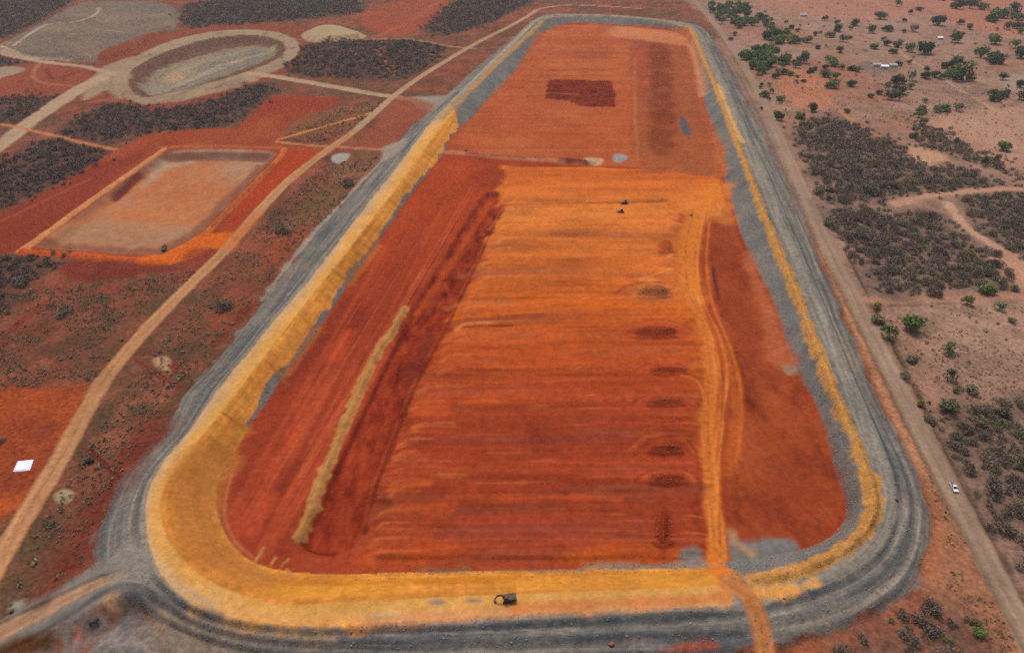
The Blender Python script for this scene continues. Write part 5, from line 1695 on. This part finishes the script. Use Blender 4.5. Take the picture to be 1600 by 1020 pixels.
def excavator(loc, rz, label, group, body=M_YELLOW, s=1.0):
    t = empty('excavator', loc, rz, s)
    tag(t, label, 'excavator', group)
    for sg in (-1, 1):
        crawler(t, -2.1, 2.1, sg * 1.25, 0.65, 0.95)
    MB().box((0, 0, 0.62), (1.7, 1.9, 0.45)).cyl((0, 0, 0.98), 0.75, 0.3, 'z').part('undercarriage', M_DKGREY, t)
    MB().profile([(-2.3, 1.1), (1.6, 1.1), (1.6, 1.55), (1.0, 1.9), (-0.4, 2.15), (-2.2, 2.15)], -1.35, 1.35).part('upper_body', body, t, 0.06)
    MB().profile([(-2.95, 1.15), (-2.3, 1.1), (-2.3, 2.1), (-2.8, 2.05), (-3.0, 1.8)], -1.3, 1.3).part('counterweight', M_DKGREY, t, 0.06)
    cab = MB().profile([(0.15, 1.9), (1.75, 1.5), (1.75, 2.3), (1.45, 3.05), (0.15, 3.05)], 0.45, 1.38).part('cab', M_DKGREY, t, 0.04)
    MB().profile([(1.78, 1.75), (1.8, 2.3), (1.5, 2.98), (1.46, 2.96), (1.74, 2.28), (1.74, 1.75)], 0.52, 1.30).part('windscreen', M_GLASS, cab)
    MB().box((0.85, 1.39, 2.5), (1.0, 0.03, 0.75)).part('side_window', M_GLASS, cab)
    MB().box((0.8, 0.92, 3.08), (1.3, 0.85, 0.06)).part('roof', body, cab)
    MB().cyl((-1.3, -0.7, 2.4), 0.09, 0.5, 'z', 8).part('exhaust', M_DKGREY, t)
    # boom, stick, bucket reaching forward (+x)
    MB().profile([(0.90, 1.6), (1.16, 1.5), (1.82, 2.5), (2.62, 3.0), (4.00, 2.8), (4.04, 3.1), (2.55, 3.6), (1.56, 3.0)], -0.28, 0.22).part('boom', body, t)
    MB().profile([(3.67, 3.4), (4.07, 3.5), (4.33, 2.8), (5.06, 1.3), (4.89, 1.2), (4.00, 2.6)], -0.22, 0.16).part('stick', body, t)
    MB().profile([(4.83, 1.4), (5.09, 1.4), (5.26, 0.8), (4.96, 0.1), (4.40, 0.15), (4.27, 0.45), (4.56, 0.42), (4.83, 0.7)], -0.6, 0.55).part('bucket', M_STEEL, t)
    MB().limb([(1.35, -0.1, 1.5), (2.3, -0.1, 2.85)], [0.11, 0.08], 8).part('boom_cylinder', M_STEEL, t)
    MB().limb([(2.5, 0, 3.5), (3.75, 0, 3.5)], [0.10, 0.08], 8).part('stick_cylinder', M_STEEL, t)
    return t


def bulldozer(loc, rz, label, group, body=M_YELLOW, s=1.0):
    t = empty('bulldozer', loc, rz, s)
    tag(t, label, 'bulldozer', group)
    for sg in (-1, 1):
        crawler(t, -1.8, 1.8, sg * 1.05, 0.6, 1.1)
    MB().profile([(-1.6, 0.6), (2.0, 0.6), (2.05, 1.7), (0.3, 1.95), (0.2, 1.6), (-1.7, 1.6)], -0.7, 0.7).part('engine_hood', body, t, 0.05)
    cab = MB().profile([(-1.3, 1.55), (0.25, 1.55), (0.15, 3.0), (-1.2, 3.0)], -0.72, 0.72).part('cab', M_DKGREY, t, 0.04)
    MB().box((-0.52, 0, 3.05), (1.6, 1.6, 0.1)).part('roof', body, cab)
    MB().box((0.22, 0, 2.35), (0.05, 1.2, 0.8)).part('windscreen', M_GLASS, cab)
    bl = MB()
    bl.profile([(2.6, 0.1), (2.9, 0.1), (2.72, 0.7), (2.85, 1.35), (2.6, 1.35), (2.5, 0.7)], -1.9, 1.9)
    bl.part('blade', M_STEEL, t)
    for sg in (-1, 1):
        MB().box((1.3, sg * 1.5, 0.6), (2.6, 0.2, 0.25)).part('push_arm', body, t)
    MB().profile([(-2.6, 0.3), (-2.4, 0.3), (-1.7, 0.9), (-1.7, 1.3), (-2.5, 1.2)], -0.25, 0.25).part('ripper', M_STEEL, t)
    MB().cyl((1.2, 0.3, 2.2), 0.08, 0.8, 'z', 8).part('exhaust', M_DKGREY, t)
    return t


def on(x, y, z):
    X, Y = site(x, y, z)
    return (X, Y, gz(X, Y))


def sit(x, y):
    """spot on the modelled ground under a surveyed point"""
    z = 0.0
    for _ in range(8):
        X, Y = site(x, y, z)
        z = gz(X, Y)
    return (X, Y, z - 0.03)


excavator(sit(794, 937), math.radians(186), 'dark excavator with arm stretched left on the yellow clay crest at the bottom', None, M_DUSTY, 0.88)
excavator(sit(257, 391), math.radians(100), 'small dark excavator at the bottom edge of the rectangular settling pit', None, M_DUSTY, 0.85)
bulldozer(sit(976, 319), math.radians(185), 'upper dark bulldozer on the orange fill platform', None, M_DKGREY, 1.05)
bulldozer(sit(970, 332), math.radians(178), 'lower brown bulldozer on the orange fill platform just below another', None, M_YELLOW, 1.0)

# white pickup on the gravel road
M_WHITE = paint_mat('car_white', (0.62, 0.61, 0.60), 0.4, (0.40, 0.32, 0.26), 0.35)
M_TYRE = paint_mat('tyre_rubber', (0.02, 0.02, 0.02), 0.8, (0.12, 0.09, 0.07), 0.5)
M_LAMP = paint_mat('lamp_lens', (0.6, 0.6, 0.58), 0.1, (0.3, 0.3, 0.3), 0.1)
M_RED = paint_mat('tail_lens', (0.35, 0.02, 0.02), 0.2, (0.1, 0.02, 0.02), 0.2)


def pickup(loc, rz):
    t = empty('pickup_truck', loc, rz, 0.92)
    tag(t, 'white double cab pickup truck parked at the right edge of the gravel road', 'pickup')
    body = MB()
    body.profile([(-2.65, 0.5), (-2.65, 0.98), (-0.95, 1.02), (1.0, 1.05), (2.35, 0.98), (2.6, 0.8), (2.6, 0.45), (2.1, 0.38), (-2.3, 0.38)], -0.92, 0.92)
    body.part('body', M_WHITE, t, 0.05)
    cabp = MB()
    cabp.hull([(-0.95, -0.9, 1.03), (1.15, -0.9, 1.06), (1.15, 0.9, 1.06), (-0.95, 0.9, 1.03)],
              [(-0.75, -0.72, 1.72), (0.45, -0.72, 1.74), (0.45, 0.72, 1.74), (-0.75, 0.72, 1.72)])
    cab = cabp.part('cab', M_WHITE, t, 0.05)
    MB().hull([(1.19, -0.8, 1.10), (1.19, 0.8, 1.10), (1.15, 0.8, 1.09), (1.15, -0.8, 1.09)],
              [(0.56, -0.66, 1.69), (0.56, 0.66, 1.69), (0.5, 0.66, 1.68), (0.5, -0.66, 1.68)]).part('windscreen', M_GLASS, cab)
    for sg in (-1, 1):
        MB().hull([(-0.8, sg * 0.905, 1.12), (0.95, sg * 0.905, 1.14), (0.95, sg * 0.88, 1.14), (-0.8, sg * 0.88, 1.12)],
                  [(-0.66, sg * 0.775, 1.62), (0.45, sg * 0.775, 1.62), (0.45, sg * 0.73, 1.62), (-0.66, sg * 0.73, 1.62)]).part('side_window', M_GLASS, cab)
        MB().box((2.6, sg * 0.68, 0.8), (0.06, 0.36, 0.16)).part('headlight', M_LAMP, t)
        MB().box((-2.66, sg * 0.78, 0.8), (0.05, 0.2, 0.28)).part('tail_light', M_RED, t)
        for x in (-1.65, 1.6):
            w = MB().cyl((x, sg * 0.82, 0.38), 0.38, 0.26).part('wheel', M_TYRE, t)
            MB().cyl((x, sg * 0.86, 0.38), 0.22, 0.22).part('rim', M_STEEL, w)
    MB().box((-1.8, 0, 1.0), (1.5, 1.5, 0.06)).part('cargo_bed', M_DKGREY, t)
    MB().box((2.62, 0, 0.5), (0.1, 1.7, 0.2)).part('bumper', M_DKGREY, t)
    return t


pa, pb = np.array(site(1470, 740)), np.array(site(1505, 806))
pdir = pb - pa
pickup(sit(1490, 763), math.atan2(pdir[1], pdir[0]))

# ------------------------------------------------------------------ houses on the dry fields
M_PLASTER = paint_mat('house_plaster', (0.62, 0.56, 0.48), 0.9, (0.35, 0.22, 0.15), 0.5)
M_ROOFW = paint_mat('white_roof', (0.78, 0.77, 0.75), 0.6, (0.45, 0.40, 0.36), 0.4)
M_ROOFG = paint_mat('grey_roof', (0.34, 0.31, 0.30), 0.8, (0.22, 0.16, 0.14), 0.5)
M_DOOR = paint_mat('door_wood', (0.12, 0.07, 0.04), 0.7, (0.06, 0.04, 0.03), 0.5)


def house(x, y, L_, W_, rz, roofm, label):
    p = sit(x, y)
    t = empty('farm_house', p, rz, 1.0)
    tag(t, label, 'house')
    h = 2.9
    MB().hull([(-L_ / 2, -W_ / 2, -0.3), (L_ / 2, -W_ / 2, -0.3), (L_ / 2, W_ / 2, -0.3), (-L_ / 2, W_ / 2, -0.3)],
              [(-L_ / 2, -W_ / 2, h), (L_ / 2, -W_ / 2, h), (L_ / 2, W_ / 2, h), (-L_ / 2, W_ / 2, h)]).part('wall', M_PLASTER, t)
    e = 0.45
    rf = MB()
    a = L_ / 2 + e
    b2 = W_ / 2 + e
    rf.hull([(-a, -b2, h - 0.12), (-a, 0, h + W_ * 0.22), (-a, b2, h - 0.12), (-a, b2, h + 0.02), (-a, 0, h + W_ * 0.22 + 0.16), (-a, -b2, h + 0.02)],
            [(a, -b2, h - 0.12), (a, 0, h + W_ * 0.22), (a, b2, h - 0.12), (a, b2, h + 0.02), (a, 0, h + W_ * 0.22 + 0.16), (a, -b2, h + 0.02)])
    rf.part('roof', roofm, t)
    MB().box((0, -W_ / 2 - 0.03, 1.0), (0.95, 0.08, 2.05)).part('door', M_DOOR, t)
    for sx in (-1, 1):
        MB().box((sx * L_ * 0.3, -W_ / 2 - 0.03, 1.6), (1.1, 0.08, 1.0)).part('window', M_GLASS, t)


house(1467, 62, 8, 6, 0.15, M_ROOFW, 'small white roofed house between two green trees on the far field')
house(1381, 107, 8, 6, -0.2, M_ROOFW, 'bright white roofed house, left one of the pair in the middle field')
house(1394, 105, 9, 6.5, -0.1, M_ROOFG, 'grey roofed house, right one of the pair in the middle field')
house(1368, 104, 11, 6, 0.1, M_ROOFG, 'long low grey house at the left end of the farm yard')
house(1254, 26, 12, 7, 0.0, M_ROOFG, 'isolated dull roofed house right of the green grove at the top')

# ------------------------------------------------------------------ white sheet on the works pad
def sheet():
    pts = [site(28, 720), site(53, 718), site(47, 735), site(20, 737)]
    n = 14
    V, Fc = [], []
    for lay in (0, 1):
        for j in range(n):
            for i in range(n):
                u, v = i / (n - 1), j / (n - 1)
                x = (pts[3][0] * (1 - u) + pts[2][0] * u) * (1 - v) + (pts[0][0] * (1 - u) + pts[1][0] * u) * v
                y = (pts[3][1] * (1 - u) + pts[2][1] * u) * (1 - v) + (pts[0][1] * (1 - u) + pts[1][1] * u) * v
                edge = min(u, 1 - u, v, 1 - v)
                z = gz(x, y) + (0.02 if lay == 0 else 0.08 + 0.42 * min(1, edge * 9) + 0.06 * math.sin(7 * u + 3 * v) + 0.04 * random.random())
                V.append((x, y, z))
    for j in range(n - 1):
        for i in range(n - 1):
            a = j * n + i
            Fc.append((a + n * n, a + 1 + n * n, a + n + 1 + n * n, a + n + n * n))
            Fc.append((a, a + n, a + n + 1, a + 1))
    ring = [i for i in range(n)] + [j * n + n - 1 for j in range(1, n)] + [(n - 1) * n + i for i in range(n - 2, -1, -1)] + [j * n for j in range(n - 2, 0, -1)]
    for a, b_ in zip(ring, ring[1:] + ring[:1]):
        Fc.append((a, b_, b_ + n * n, a + n * n))
    me = bpy.data.meshes.new('white_sheet')
    me.from_pydata(V, [], Fc)
    me.materials.append(paint_mat('sheet_plastic', (0.66, 0.65, 0.72), 0.5, (0.48, 0.44, 0.46), 0.6, scale=0.5))
    tag(link('white_sheet', me), 'bright white rectangular plastic sheet on the orange ground by the dirt road', 'tarpaulin')


sheet()


# ------------------------------------------------------------------ single boulders that stand out
def boulder(x, y, d, mat, label, seed):
    v, f = ROCKS[seed % 6]
    p = sit(x, y)
    me = np_mesh('boulder', v * d * 1.7, f, mat)
    o = link('boulder', me)
    o.location = (p[0], p[1], p[2] + d * 0.22)
    o.rotation_euler = (0.2, 0.1, seed)
    tag(o, label, 'boulder')


M_RDK = paint_mat('dark_rock', (0.045, 0.032, 0.028), 0.9, (0.10, 0.05, 0.03), 0.5)
M_RRED = paint_mat('red_rock', (0.26, 0.07, 0.04), 0.9, (0.14, 0.05, 0.03), 0.5)
boulder(728, 236, 2.2, M_RDK, 'dark block at the left end of the low ridge crossing the basin', 1)
boulder(1401, 782, 1.0, M_RDK, 'lone dark block on the grey crest road at the right bend', 2)
boulder(955, 1007, 1.5, M_RRED, 'reddish boulder on the grey outer slope at the bottom', 3)
boulder(146, 970, 1.9, M_RDK, 'dark boulder among the rock tips below the corner ramp', 4)
boulder(18, 955, 1.2, M_RDK, 'dark boulder beside the road in the bottom left corner', 5)
boulder(1080, 337, 1.3, M_RDK, 'dark block on the orange turning area right of the bulldozers', 0)

# ------------------------------------------------------------------ thin dusty air over the whole site
def air():
    x0, x1, y0, y1, z0, z1 = -17500, 17500, -700, 7700, -40.0, 207.0
    me = MB().hull([(x0, y0, z0), (x1, y0, z0), (x1, y1, z0), (x0, y1, z0)], [(x0, y0, z1), (x1, y0, z1), (x1, y1, z1), (x0, y1, z1)])
    m = bpy.data.materials.new('dusty_air')
    m.use_nodes = True
    N, L = m.node_tree.nodes, m.node_tree.links
    N.remove(N['Principled BSDF'])
    v = N.new('ShaderNodeVolumePrincipled')
    v.inputs['Color'].default_value = (0.95, 0.94, 0.93, 1)
    v.inputs['Density'].default_value = 0.00006
    v.inputs['Anisotropy'].default_value = 0.3
    L.new(v.outputs['Volume'], N['Material Output'].inputs['Volume'])
    o = link('haze', me.mesh('haze', m))
    tag(o, 'thin pale dusty haze over the whole site', 'haze', kind='stuff')


air()
